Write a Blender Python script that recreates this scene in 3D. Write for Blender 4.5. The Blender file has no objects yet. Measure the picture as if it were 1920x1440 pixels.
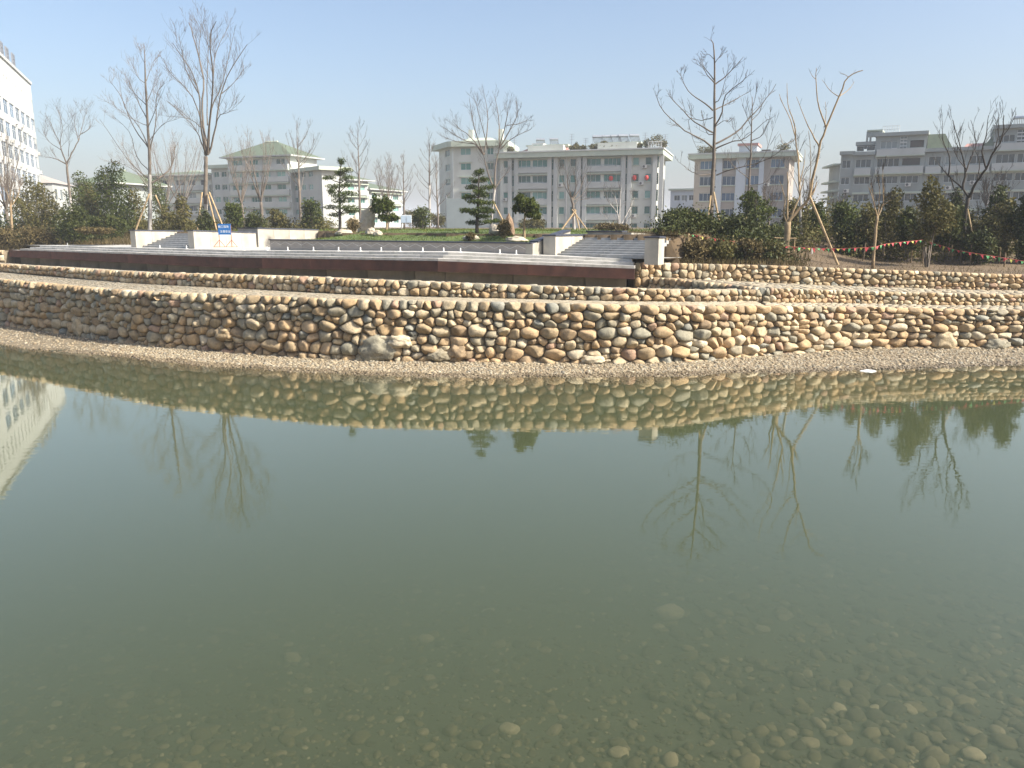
import bpy, math, random
import numpy as np
from mathutils import Vector, Matrix, Quaternion
from mathutils import noise as mnoise

scene = bpy.context.scene
COL = scene.collection
R = math.radians

# ------------------------------------------------------------------ camera
CAM_H = 4.16
PITCH = math.atan((720 - 425) / 1493.0)
cam_d = bpy.data.cameras.new('camera')
cam = bpy.data.objects.new('camera', cam_d)
COL.objects.link(cam)
cam.location = (0, 0, CAM_H)
cam.rotation_euler = (R(90) - PITCH, 0, 0)
cam_d.sensor_width = 36.0
cam_d.lens = 36.0 * 1493 / 1920
cam_d.clip_start = 0.1
cam_d.clip_end = 8000
scene.camera = cam

# ------------------------------------------------------------------ sky, sun, exposure
SUN_EL, SUN_AZ = R(40), R(112)            # azimuth clockwise from +Y
world = bpy.data.worlds.new('World')
scene.world = world
world.use_nodes = True
wn = world.node_tree
for n in list(wn.nodes):
    wn.nodes.remove(n)
sky = wn.nodes.new('ShaderNodeTexSky')
sky.sky_type = 'NISHITA'
sky.sun_disc = False
sky.sun_elevation = SUN_EL
sky.sun_rotation = SUN_AZ
sky.altitude = 0
sky.air_density = 1.0
sky.dust_density = 3.8
sky.ozone_density = 1.8
bg = wn.nodes.new('ShaderNodeBackground')
bg.inputs['Strength'].default_value = 0.13
wo = wn.nodes.new('ShaderNodeOutputWorld')
wn.links.new(sky.outputs[0], bg.inputs[0])
wn.links.new(bg.outputs[0], wo.inputs[0])

sun_d = bpy.data.lights.new('sun', 'SUN')
sun_d.energy = 5.0
sun_d.angle = R(1.6)
sun_d.color = (1.0, 0.94, 0.83)
sun = bpy.data.objects.new('sun', sun_d)
COL.objects.link(sun)
SUN_DIR = Vector((math.sin(SUN_AZ) * math.cos(SUN_EL), math.cos(SUN_AZ) * math.cos(SUN_EL), math.sin(SUN_EL)))
sun.rotation_euler = SUN_DIR.to_track_quat('Z', 'Y').to_euler()
sun.location = SUN_DIR * 60

vs = scene.view_settings
vs.view_transform = 'Standard'
vs.look = 'None'
vs.gamma = 1
vs.exposure = 0.8
vs.use_curve_mapping = False
cy = scene.cycles
cy.use_denoising = True
cy.max_bounces = 8
cy.diffuse_bounces = 3
cy.glossy_bounces = 3
cy.transmission_bounces = 4
cy.transparent_max_bounces = 10
cy.volume_bounces = 2
cy.caustics_reflective = False
cy.caustics_refractive = False
cy.sample_clamp_indirect = 6

# ------------------------------------------------------------------ helpers
FPX = 1493.0
CP, SP = math.cos(PITCH), math.sin(PITCH)


def ray(u, v):
    x = (u - 960) / FPX
    y = (720 - v) / FPX
    return Vector((x, CP + y * SP, -SP + y * CP))


def PY(u, v, Y):                     # point seen at (u, v) at the distance Y
    d = ray(u, v)
    t = Y / d.y
    return Vector((d.x * t, Y, CAM_H + d.z * t))


def PZ(u, v, z):                     # point seen at (u, v) at the height z
    d = ray(u, v)
    t = (z - CAM_H) / d.z
    return Vector((d.x * t, d.y * t, z))


def proj(p):
    x, y, z = p[0], p[1], p[2] - CAM_H
    f = y * CP - z * SP
    up = y * SP + z * CP
    return 960 + FPX * x / f, 720 - FPX * up / f


def lerp_t(tab, u):
    if u <= tab[0][0]:
        return tab[0][1]
    for (a, b), (c, d) in zip(tab, tab[1:]):
        if u <= c:
            return b + (d - b) * (u - a) / (c - a)
    return tab[-1][1]


WL = {}                              # world location of each object


def thing(name, label, cat, loc=(0, 0, 0), group=None):
    o = bpy.data.objects.new(name, None)
    COL.objects.link(o)
    o.empty_display_size = 0.3
    o.location = loc
    WL[o] = Vector(loc)
    tag(o, label, cat, group, 'thing')
    return o


def tag(o, label=None, cat=None, group=None, kind=None):
    if label:
        o['label'] = label
    if cat:
        o['category'] = cat
    if group:
        o['group'] = group
    if kind:
        o['kind'] = kind
    return o


def obj(name, me, parent=None, loc=(0, 0, 0), rotz=0.0):
    """link one mesh object; loc is a world position"""
    o = bpy.data.objects.new(name, me)
    COL.objects.link(o)
    WL[o] = Vector(loc)
    if parent is not None:
        o.parent = parent
        o.location = Vector(loc) - WL[parent]
    else:
        o.location = loc
    if rotz:
        o.rotation_euler = (0, 0, rotz)
    return o


def local(name, me, parent, loc=(0, 0, 0), rotz=0.0):
    """a child placed in its parent's own coordinates"""
    o = bpy.data.objects.new(name, me)
    COL.objects.link(o)
    o.parent = parent
    o.location = loc
    if rotz:
        o.rotation_euler = (0, 0, rotz)
    return o


def pm(name, verts, faces, mat, smooth=False):
    me = bpy.data.meshes.new(name)
    me.from_pydata([tuple(v) for v in verts], [], faces)
    if mat:
        me.materials.append(mat)
    if smooth:
        me.polygons.foreach_set('use_smooth', [True] * len(me.polygons))
    me.update()
    return me


def fm(name, V, Fc, mat, smooth=False, tint=None):
    """fast triangle mesh from numpy arrays"""
    V = np.asarray(V, dtype=np.float32)
    Fc = np.asarray(Fc, dtype=np.int32)
    me = bpy.data.meshes.new(name)
    me.vertices.add(len(V))
    me.vertices.foreach_set('co', V.ravel())
    k = Fc.shape[1]
    me.loops.add(Fc.size)
    me.loops.foreach_set('vertex_index', Fc.ravel())
    me.polygons.add(len(Fc))
    me.polygons.foreach_set('loop_start', np.arange(0, Fc.size, k, dtype=np.int32))
    me.polygons.foreach_set('loop_total', np.full(len(Fc), k, dtype=np.int32))
    if smooth:
        me.polygons.foreach_set('use_smooth', np.ones(len(Fc), dtype=bool))
    if tint is not None:
        a = me.attributes.new('tint', 'FLOAT', 'POINT')
        a.data.foreach_set('value', np.asarray(tint, dtype=np.float32))
    me.materials.append(mat)
    me.update(calc_edges=True)
    return me


def set_tint(me, val):
    a = me.attributes.new('tint', 'FLOAT', 'POINT')
    a.data.foreach_set('value', np.full(len(me.vertices), val, dtype=np.float32) if np.isscalar(val) else np.asarray(val, dtype=np.float32))


class MB:
    """collects shapes for ONE mesh"""

    def __init__(s):
        s.v = []
        s.f = []

    def box(s, x0, x1, y0, y1, z0, z1, fr=None):
        b = len(s.v)
        for z in (z0, z1):
            for (x, y) in ((x0, y0), (x1, y0), (x1, y1), (x0, y1)):
                s.v.append(fr(x, y, z) if fr else (x, y, z))
        for q in ((0, 3, 2, 1), (4, 5, 6, 7), (0, 1, 5, 4), (1, 2, 6, 5), (2, 3, 7, 6), (3, 0, 4, 7)):
            s.f.append(tuple(b + i for i in q))
        return s

    def prism(s, pts, z0, z1):
        """pts: xy polygon counter-clockwise, z0/z1 numbers or functions"""
        b = len(s.v)
        n = len(pts)
        g = lambda z, p: z(p[0], p[1]) if callable(z) else z
        for p in pts:
            s.v.append((p[0], p[1], g(z0, p)))
        for p in pts:
            s.v.append((p[0], p[1], g(z1, p)))
        s.f.append(tuple(b + i for i in reversed(range(n))))
        s.f.append(tuple(b + n + i for i in range(n)))
        for i in range(n):
            j = (i + 1) % n
            s.f.append((b + i, b + j, b + n + j, b + n + i))
        return s

    def tube(s, pts, rad, sides=6, cap=True):
        pts = [Vector(p) for p in pts]
        n = len(pts)
        b = len(s.v)
        ref = Vector((0.31, 0.83, 0.46))
        for i, p in enumerate(pts):
            t = (pts[min(i + 1, n - 1)] - pts[max(i - 1, 0)])
            if t.length < 1e-9:
                t = Vector((0, 0, 1))
            t.normalize()
            a = t.cross(ref)
            if a.length < 1e-3:
                a = t.cross(Vector((1, 0, 0)))
            a.normalize()
            c = t.cross(a)
            r = rad[i] if hasattr(rad, '__len__') else rad
            for k in range(sides):
                w = 2 * math.pi * k / sides
                s.v.append(p + a * (math.cos(w) * r) + c * (math.sin(w) * r))
        for i in range(n - 1):
            for k in range(sides):
                k2 = (k + 1) % sides
                s.f.append((b + i * sides + k, b + i * sides + k2, b + (i + 1) * sides + k2, b + (i + 1) * sides + k))
        if cap and sides > 2:
            s.f.append(tuple(b + k for k in reversed(range(sides))))
            s.f.append(tuple(b + (n - 1) * sides + k for k in range(sides)))
        return s

    def quad(s, a, b_, c, d):
        b = len(s.v)
        s.v += [a, b_, c, d]
        s.f.append((b, b + 1, b + 2, b + 3))
        return s

    def mesh(s, name, mat, smooth=False):
        return pm(name, s.v, s.f, mat, smooth)


# ------------------------------------------------------------------ materials
def new_mat(name):
    m = bpy.data.materials.new(name)
    m.use_nodes = True
    nt = m.node_tree
    p = nt.nodes['Principled BSDF']
    return m, nt, p


def ramp(nt, stops, interp='LINEAR'):
    r = nt.nodes.new('ShaderNodeValToRGB')
    cr = r.color_ramp
    cr.interpolation = interp
    while len(cr.elements) < len(stops):
        cr.elements.new(0.5)
    for e, (p, c) in zip(cr.elements, stops):
        e.position = p
        e.color = (c[0], c[1], c[2], 1)
    return r


def simple(name, col, rough=0.8, var=0.25, scale=3.0, bump=0.0, bscale=None, metal=0.0, objvar=0.0, stain=0.0):
    """base colour with two noises of wear, object-to-object variation and fine relief"""
    m, nt, p = new_mat(name)
    tc = nt.nodes.new('ShaderNodeTexCoord')
    n1 = nt.nodes.new('ShaderNodeTexNoise')
    n1.inputs['Scale'].default_value = scale
    n1.inputs['Detail'].default_value = 5
    n1.inputs['Roughness'].default_value = 0.65
    nt.links.new(tc.outputs['Object'], n1.inputs['Vector'])
    lo = [c * (1 - var) for c in col]
    hi = [min(1, c * (1 + var)) for c in col]
    rp = ramp(nt, [(0.3, lo), (0.7, hi)])
    nt.links.new(n1.outputs['Fac'], rp.inputs['Fac'])
    out = rp.outputs['Color']
    if stain:
        n2 = nt.nodes.new('ShaderNodeTexNoise')
        n2.inputs['Scale'].default_value = scale * 0.35
        n2.inputs['Detail'].default_value = 6
        mp = nt.nodes.new('ShaderNodeMapping')
        mp.inputs['Scale'].default_value = (2.2, 2.2, 0.5)
        nt.links.new(tc.outputs['Object'], mp.inputs[0])
        nt.links.new(mp.outputs[0], n2.inputs['Vector'])
        r2 = ramp(nt, [(0.45, (1, 1, 1)), (0.75, (1 - stain, 1 - stain, 1 - stain * 1.1))])
        nt.links.new(n2.outputs['Fac'], r2.inputs['Fac'])
        mx = nt.nodes.new('ShaderNodeMixRGB')
        mx.blend_type = 'MULTIPLY'
        mx.inputs[0].default_value = 1
        nt.links.new(out, mx.inputs[1])
        nt.links.new(r2.outputs['Color'], mx.inputs[2])
        out = mx.outputs[0]
    if objvar:
        oi = nt.nodes.new('ShaderNodeObjectInfo')
        r3 = ramp(nt, [(0, (1 - objvar,) * 3), (1, (1 + objvar,) * 3)])
        nt.links.new(oi.outputs['Random'], r3.inputs['Fac'])
        mx = nt.nodes.new('ShaderNodeMixRGB')
        mx.blend_type = 'MULTIPLY'
        mx.inputs[0].default_value = 1
        nt.links.new(out, mx.inputs[1])
        nt.links.new(r3.outputs['Color'], mx.inputs[2])
        out = mx.outputs[0]
    nt.links.new(out, p.inputs['Base Color'])
    p.inputs['Roughness'].default_value = rough
    p.inputs['Metallic'].default_value = metal
    if bump:
        n4 = nt.nodes.new('ShaderNodeTexNoise')
        n4.inputs['Scale'].default_value = bscale or scale * 6
        n4.inputs['Detail'].default_value = 4
        nt.links.new(tc.outputs['Object'], n4.inputs['Vector'])
        b = nt.nodes.new('ShaderNodeBump')
        b.inputs['Strength'].default_value = 0.6
        b.inputs['Distance'].default_value = bump
        nt.links.new(n4.outputs['Fac'], b.inputs['Height'])
        nt.links.new(b.outputs[0], p.inputs['Normal'])
    return m


def tinted(name, stops, rough=0.85, var=0.3, scale=9.0, bump=0.012, sub=0.0, interp='LINEAR', fine=0.15):
    """colour picked per piece from the 'tint' attribute, with mottling in world space"""
    m, nt, p = new_mat(name)
    at = nt.nodes.new('ShaderNodeAttribute')
    at.attribute_name = 'tint'
    rp = ramp(nt, stops, interp)
    nt.links.new(at.outputs['Fac'], rp.inputs['Fac'])
    geo = nt.nodes.new('ShaderNodeNewGeometry')
    n1 = nt.nodes.new('ShaderNodeTexNoise')
    n1.inputs['Scale'].default_value = scale
    n1.inputs['Detail'].default_value = 6
    n1.inputs['Roughness'].default_value = 0.7
    nt.links.new(geo.outputs['Position'], n1.inputs['Vector'])
    r2 = ramp(nt, [(0.28, (1 - var, 1 - var, 1 - var)), (0.72, (1 + var, 1 + var * 0.95, 1 + var * 0.85))])
    nt.links.new(n1.outputs['Fac'], r2.inputs['Fac'])
    mx = nt.nodes.new('ShaderNodeMixRGB')
    mx.blend_type = 'MULTIPLY'
    mx.inputs[0].default_value = 1
    nt.links.new(rp.outputs['Color'], mx.inputs[1])
    nt.links.new(r2.outputs['Color'], mx.inputs[2])
    out = mx.outputs[0]
    nt.links.new(out, p.inputs['Base Color'])
    p.inputs['Roughness'].default_value = rough
    if bump:
        b = nt.nodes.new('ShaderNodeBump')
        b.inputs['Strength'].default_value = 0.7
        b.inputs['Distance'].default_value = bump
        n3 = nt.nodes.new('ShaderNodeTexNoise')
        n3.inputs['Scale'].default_value = scale * 3
        n3.inputs['Detail'].default_value = 5
        nt.links.new(geo.outputs['Position'], n3.inputs['Vector'])
        nt.links.new(n3.outputs['Fac'], b.inputs['Height'])
        nt.links.new(b.outputs[0], p.inputs['Normal'])
    if sub:
        p.inputs['Specular IOR Level'].default_value = 0.15
        tr = nt.nodes.new('ShaderNodeBsdfTranslucent')
        nt.links.new(out, tr.inputs['Color'])
        ms = nt.nodes.new('ShaderNodeMixShader')
        ms.inputs[0].default_value = sub
        nt.links.new(p.outputs[0], ms.inputs[1])
        nt.links.new(tr.outputs[0], ms.inputs[2])
        nt.links.new(ms.outputs[0], nt.nodes['Material Output'].inputs['Surface'])
    return m


STONE_STOPS = [(0.00, (0.38, 0.275, 0.16)), (0.11, (0.41, 0.29, 0.16)), (0.22, (0.345, 0.26, 0.155)),
               (0.34, (0.45, 0.365, 0.24)), (0.45, (0.28, 0.205, 0.125)), (0.53, (0.42, 0.34, 0.22)),
               (0.64, (0.31, 0.27, 0.19)), (0.73, (0.44, 0.315, 0.185)), (0.83, (0.26, 0.24, 0.18)),
               (0.87, (0.50, 0.43, 0.31)), (0.935, (0.35, 0.235, 0.16)), (0.975, (0.245, 0.24, 0.20))]
M_STONE = tinted('river_stone', STONE_STOPS, 0.88, 0.36, 8.0, 0.022, interp='CONSTANT')
M_COBBLE = tinted('pale_cobble', [(0, (0.31, 0.26, 0.18)), (0.35, (0.38, 0.325, 0.235)), (0.6, (0.28, 0.23, 0.155)),
                                  (0.8, (0.35, 0.33, 0.265)), (1, (0.25, 0.20, 0.13))], 0.9, 0.25, 8, 0.01)
M_PEBBLE = tinted('beach_pebble', [(0, (0.26, 0.205, 0.13)), (0.3, (0.33, 0.275, 0.185)), (0.5, (0.19, 0.14, 0.085)),
                                   (0.7, (0.37, 0.32, 0.23)), (0.85, (0.17, 0.158, 0.128)), (1, (0.44, 0.39, 0.295))], 0.85, 0.2, 12, 0)
M_WETPEB = tinted('wet_pebble', [(0, (0.12, 0.09, 0.05)), (0.4, (0.19, 0.15, 0.09)), (0.7, (0.10, 0.07, 0.04)), (1, (0.24, 0.20, 0.13))], 0.35, 0.2, 12, 0)
M_BEDSTONE = tinted('algae_coated_stone', [(0, (0.03, 0.026, 0.012)), (0.5, (0.075, 0.06, 0.026)), (0.8, (0.125, 0.096, 0.044)),
                                           (0.93, (0.15, 0.115, 0.062)), (1, (0.25, 0.20, 0.115))], 0.9, 0.3, 6, 0.01)
M_MORTAR = simple('wall_core', (0.21, 0.17, 0.115), 0.95, 0.4, 4, 0.03)
M_SOIL = simple('dry_soil', (0.17, 0.115, 0.065), 0.97, 0.35, 0.9, 0.05, 7)
M_GROUND = simple('ground_soil', (0.115, 0.080, 0.045), 0.97, 0.35, 0.35, 0.04, 5)
M_BED = simple('silty_pond_bed', (0.055, 0.053, 0.028), 0.95, 0.35, 1.5, 0.02, 20)
M_SANDY = simple('sandy_bed', (0.17, 0.135, 0.085), 0.95, 0.35, 2.0, 0.02, 20)


# ------------------------------------------------------------------ fitted stones
def power_cells(L, Hh, r, asp, rng, phases=(1.75, 1.35, 1.1, 0.95, 0.8, 0.62, 0.48), tries=34, grid=False):
    """irregular fitted cells filling a strip of L x Hh; asp stretches them sideways"""
    Lx = L / asp
    cs = r * 2.0
    bk = {}
    S = []

    def near(x, z, k):
        bx, bz = int(x / cs), int(z / cs)
        for i in range(bx - k, bx + k + 1):
            for j in range(bz - k, bz + k + 1):
                c = bk.get((i, j))
                if c:
                    yield from c

    def put(x, z, rr):
        bk.setdefault((int(x / cs), int(z / cs)), []).append(len(S))
        S.append((x, z, rr))
    if grid:
        nz = max(1, int(Hh / (1.75 * r)))
        nx_ = max(1, int(Lx / (1.9 * r)))
        for j in range(nz):
            for i in range(nx_):
                put((i + 0.5 + 0.5 * (j % 2) + rng.uniform(-.3, .3)) * Lx / nx_, (j + 0.5 + rng.uniform(-.28, .28)) * Hh / nz, r * rng.uniform(.7, 1.15))
    elif grid is None:
        z = 0.0
        while z < Hh - 0.2 * r:
            rh = r * rng.uniform(1.2, 2.7)
            rem = Hh - z
            if rem < 2.7 * r:
                rh = rem
            elif rem - rh < 1.3 * r:
                rh = rem * rng.uniform(.42, .55)
            x = rng.uniform(-r, 0)
            while x < Lx:
                w = rh * rng.choice((0.6, 0.75, 0.9, 1.0, 1.15, 1.4, 1.8)) * rng.uniform(.9, 1.1)
                if rng.random() < 0.16 and rh > 1.7 * r:      # two small ones on top of each other
                    w = rh * rng.uniform(.55, .8)
                    h1 = rng.uniform(.38, .6)
                    for zz, hh in ((z + rh * h1 / 2, h1), (z + rh * (1 + h1) / 2, 1 - h1)):
                        put(x + w / 2, min(max(zz, .02), Hh), 0.5 * min(w, rh * hh))
                else:
                    put(x + w / 2 + rng.uniform(-.05, .05) * w, min(max(z + rh / 2 + rng.uniform(-.26, .26) * rh, .02), Hh - .02), 0.5 * min(w, rh) * rng.uniform(.85, 1.15))
                x += w
            z += rh
    else:
        for ph, k in zip(phases, (0.05, 0.35, 0.8, 1, 1, 1.2, 1.2)):
            for _ in range(int(tries * k * Lx * Hh / (4 * r * r)) + 10):
                rr = r * ph * rng.uniform(0.92, 1.08)
                if rr > Hh * 0.6:
                    continue
                x, z = rng.uniform(0, Lx), rng.uniform(min(rr * 0.7, Hh * .4), max(Hh - rr * 0.7, Hh * .6))
                ok = True
                for q in near(x, z, 2):
                    sx, sz_, sr = S[q]
                    if (sx - x) ** 2 + (sz_ - z) ** 2 < (0.9 * (sr + rr)) ** 2:
                        ok = False
                        break
                if ok:
                    put(x, z, rr)
    out = []
    for i, (xi, zi, ri) in enumerate(S):
        nb = [(j, (S[j][0] - xi) ** 2 + (S[j][1] - zi) ** 2) for j in near(xi, zi, 3) if j != i]
        nb.sort(key=lambda t: t[1])
        e = 2.6 * ri
        poly = [(max(0, xi - e), max(0, zi - e)), (min(Lx, xi + e), max(0, zi - e)),
                (min(Lx, xi + e), min(Hh, zi + e)), (max(0, xi - e), min(Hh, zi + e))]
        for j, _ in nb[:22]:
            xj, zj, rj = S[j]
            a, b = xj - xi, zj - zi
            c = (xj * xj + zj * zj - rj * rj - xi * xi - zi * zi + ri * ri) / 2
            res = []
            m = len(poly)
            for q in range(m):
                p0, p1 = poly[q], poly[(q + 1) % m]
                f0, f1 = a * p0[0] + b * p0[1] - c, a * p1[0] + b * p1[1] - c
                if f0 <= 0:
                    res.append(p0)
                if (f0 < 0) != (f1 < 0) and f0 != f1:
                    t = f0 / (f0 - f1)
                    res.append((p0[0] + (p1[0] - p0[0]) * t, p0[1] + (p1[1] - p0[1]) * t))
            poly = res
            if len(poly) < 3:
                break
        if len(poly) >= 3:
            out.append([(x * asp, z) for x, z in poly])
    return out


def round_outline(poly, gap, nseg, rounds=2, cut=0.2):
    cx = sum(p[0] for p in poly) / len(poly)
    cz = sum(p[1] for p in poly) / len(poly)
    P = [(x - cx, z - cz) for x, z in poly]
    P = [(x * max(0.55, 1 - gap / max(1e-4, math.hypot(x, z))), z * max(0.55, 1 - gap / max(1e-4, math.hypot(x, z)))) for x, z in P]
    for _ in range(rounds):
        Q = []
        m = len(P)
        for i in range(m):
            a, b = P[i], P[(i + 1) % m]
            c1 = cut if _ == 0 else 0.25
            Q.append((a[0] * (1 - c1) + b[0] * c1, a[1] * (1 - c1) + b[1] * c1))
            Q.append((a[0] * c1 + b[0] * (1 - c1), a[1] * c1 + b[1] * (1 - c1)))
        P = Q
    m = len(P)
    cum = [0]
    for i in range(m):
        a, b = P[i], P[(i + 1) % m]
        cum.append(cum[-1] + math.hypot(b[0] - a[0], b[1] - a[1]))
    tot = cum[-1]
    res = []
    i = 0
    for k in range(nseg):
        t = tot * k / nseg
        while cum[i + 1] < t:
            i += 1
        f = (t - cum[i]) / max(1e-9, cum[i + 1] - cum[i])
        a, b = P[i], P[(i + 1) % m]
        res.append((a[0] + (b[0] - a[0]) * f, a[1] + (b[1] - a[1]) * f))
    return (cx, cz), res


def stone_geo(poly, rng, gap=0.007, nseg=14, thick=0.085, proud=0.0):
    """one rounded stone: returns centre and local (a, b, out) verts + faces"""
    (cx, cz), O = round_outline(poly, gap, nseg, 2, rng.choice((0.05, 0.08, 0.11, 0.15, 0.2)))
    size = math.sqrt(abs(sum(O[i][0] * O[(i + 1) % nseg][1] - O[(i + 1) % nseg][0] * O[i][1] for i in range(nseg))) / 2)
    th = thick * (0.55 + 0.9 * min(1.4, size / 0.4)) * rng.uniform(0.8, 1.2)
    tx, tz = rng.uniform(-.14, .14), rng.uniform(-.2, .10)
    flat = rng.uniform(0.6, 1.0)
    ox, oz = rng.uniform(-.12, .12) * size, rng.uniform(-.1, .1) * size
    rings = [(0.90, -0.95), (1.0, -0.02), (0.97, 0.48), (0.86, 0.80), (0.48 * flat + .12, 0.97)]
    V, F = [], []
    for s, d in rings:
        w = max(0, d)
        for (x, z) in O:
            j = 1 + rng.uniform(-.03, .03)
            X, Z = x * s * j + ox * w * .5, z * s * j + oz * w * .5
            V.append((X, Z, proud + th * d * (1 + rng.uniform(-.04, .04)) + (tx * X + tz * Z) * w))
    V.append((ox * .5, oz * .5, proud + th * 1.02))
    for _ in range(rng.choice((1, 2, 2, 3))):            # broken flat facets
        a_, e_ = rng.uniform(0, 6.283), rng.uniform(.35, 1.25)
        n_ = Vector((math.cos(a_) * math.cos(e_), math.sin(a_) * math.cos(e_), math.sin(e_)))
        sc_ = Vector((size * .55, size * .5, th))
        lim = rng.uniform(.62, .9) * math.sqrt(sum((n_[q] * sc_[q]) ** 2 for q in range(3)))
        for q in range(len(rings[:1]) * nseg, len(V)):
            h_ = n_.dot(Vector(V[q])) - lim
            if h_ > 0 and V[q][2] > 0:
                V[q] = tuple(Vector(V[q]) - n_ * h_ * .9)
    for k in range(len(rings) - 1):
        for i in range(nseg):
            j = (i + 1) % nseg
            F.append((k * nseg + i, k * nseg + j, (k + 1) * nseg + j, (k + 1) * nseg + i))
    k = len(rings) - 1
    c = len(V) - 1
    for i in range(nseg):
        F.append((k * nseg + i, k * nseg + (i + 1) % nseg, c))
    return (cx, cz), V, F, size


class Path:
    """a smooth line on the ground, resampled evenly"""

    def __init__(s, pts, step=0.25, smooth=True):
        P = [Vector((p[0], p[1], 0)) for p in pts]
        Q = []
        n = len(P)
        for i in range(n - 1):
            p0, p1, p2, p3 = P[max(0, i - 1)], P[i], P[i + 1], P[min(n - 1, i + 2)]
            for k in range(12):
                t = k / 12
                if smooth:
                    Q.append(0.5 * ((2 * p1) + (p2 - p0) * t + (2 * p0 - 5 * p1 + 4 * p2 - p3) * t * t + (3 * p1 - p0 - 3 * p2 + p3) * t ** 3))
                else:
                    Q.append(p1.lerp(p2, t))
        Q.append(P[-1])
        cum = [0.0]
        for a, b in zip(Q, Q[1:]):
            cum.append(cum[-1] + (b - a).length)
        s.Q, s.cum, s.L = Q, cum, cum[-1]

    def at(s, d):
        d = min(max(d, 0), s.L)
        lo, hi = 0, len(s.cum) - 1
        while hi - lo > 1:
            m = (lo + hi) // 2
            if s.cum[m] <= d:
                lo = m
            else:
                hi = m
        f = (d - s.cum[lo]) / max(1e-9, s.cum[hi] - s.cum[lo])
        return s.Q[lo].lerp(s.Q[hi], f)

    def frame(s, d):
        t = (s.at(d + 0.3) - s.at(d - 0.3)).normalized()
        return s.at(d), t, Vector((t.y, -t.x, 0))     # position, along, outwards (towards the pond)

    def _xy(s):
        if not hasattr(s, 'nx'):
            s.nx = np.array([q.x for q in s.Q])
            s.ny = np.array([q.y for q in s.Q])
            s.nc = np.array(s.cum)

    def y_at(s, x):
        s._xy()
        return float(np.interp(x, s.nx, s.ny))

    def s_at(s, x):
        s._xy()
        return float(np.interp(x, s.nx, s.nc))


def in_view(p, m=60):
    if p[1] < 1:
        return False
    u, v = proj(p)
    return -m < u < 1920 + m and -m < v < 1440 + m


def stone_wall(name, label, path, zb, zt, r, seed, limit=300, asp=1.32, extra=None, thick=0.15):
    """dry-stone retaining wall: a core, one object for each of the largest stones, the rest joined"""
    rng = random.Random(seed)
    mid, _, _ = path.frame(path.L / 2)
    root = thing(name, label, 'stone wall', (mid.x, mid.y, zb(path.L / 2)))
    mb = MB()
    n = max(2, int(path.L / 0.5))
    rows = []
    for i in range(n + 1):
        d = path.L * i / n
        p, t, o = path.frame(d)
        a, b = p - o * 0.05, p - o * 0.80
        z0, z1 = zb(d) - 0.5, zt(d) - 0.05
        k = len(mb.v)
        mb.v += [(a.x, a.y, z0), (a.x, a.y, z1), (b.x, b.y, z1), (b.x, b.y, z0)]
        rows.append(k)
    for k0, k1 in zip(rows, rows[1:]):
        mb.f += [(k0, k1, k1 + 1, k0 + 1), (k0 + 1, k1 + 1, k1 + 2, k0 + 2), (k0 + 2, k1 + 2, k1 + 3, k0 + 3)]
    mb.f += [(rows[0], rows[0] + 1, rows[0] + 2, rows[0] + 3), (rows[-1] + 3, rows[-1] + 2, rows[-1] + 1, rows[-1])]
    obj('wall_core', mb.mesh('wall_core', M_MORTAR), root)
    Hm = sum(zt(path.L * i / 20) - zb(path.L * i / 20) for i in range(21)) / 21
    stones = []
    for poly in power_cells(path.L, Hm, r, asp, rng, grid=None):
        (cx, cz), V, F, size = stone_geo(poly, rng, thick=thick)
        k = (zt(cx) - zb(cx)) / Hm
        p, t, o = path.frame(cx)
        z = zb(cx) + cz * k
        slope = ((zt(cx + .3) - zt(cx - .3)) / .6) * (cz / Hm)
        up = Vector((0, 0, 1))
        W = [t * a + up * (b * k + a * slope) + o * d for a, b, d in V]
        c = Vector((p.x, p.y, z)) - o * 0.03
        stones.append((size if in_view(c) else size * 0.01, c, W, F, rng.random()))
    if extra:
        stones = extra(stones, rng)
    stones.sort(key=lambda s: -s[0])
    for size, c, W, F, tn in stones[:limit]:
        me = pm('stone', W, F, M_STONE, True)
        set_tint(me, tn)
        obj('stone', me, root, c)
    rest = stones[limit:]
    if rest:
        V, F, T = [], [], []
        for size, c, W, Fc, tn in rest:
            b = len(V)
            V += [w + c for w in W]
            F += [tuple(i + b for i in f) for f in Fc]
            T += [tn] * len(W)
        me = pm('small_stones', V, F, M_STONE, True)
        set_tint(me, T)
        o = obj('small_stones', me, root)
        o['kind'] = 'stuff'
    return root


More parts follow.
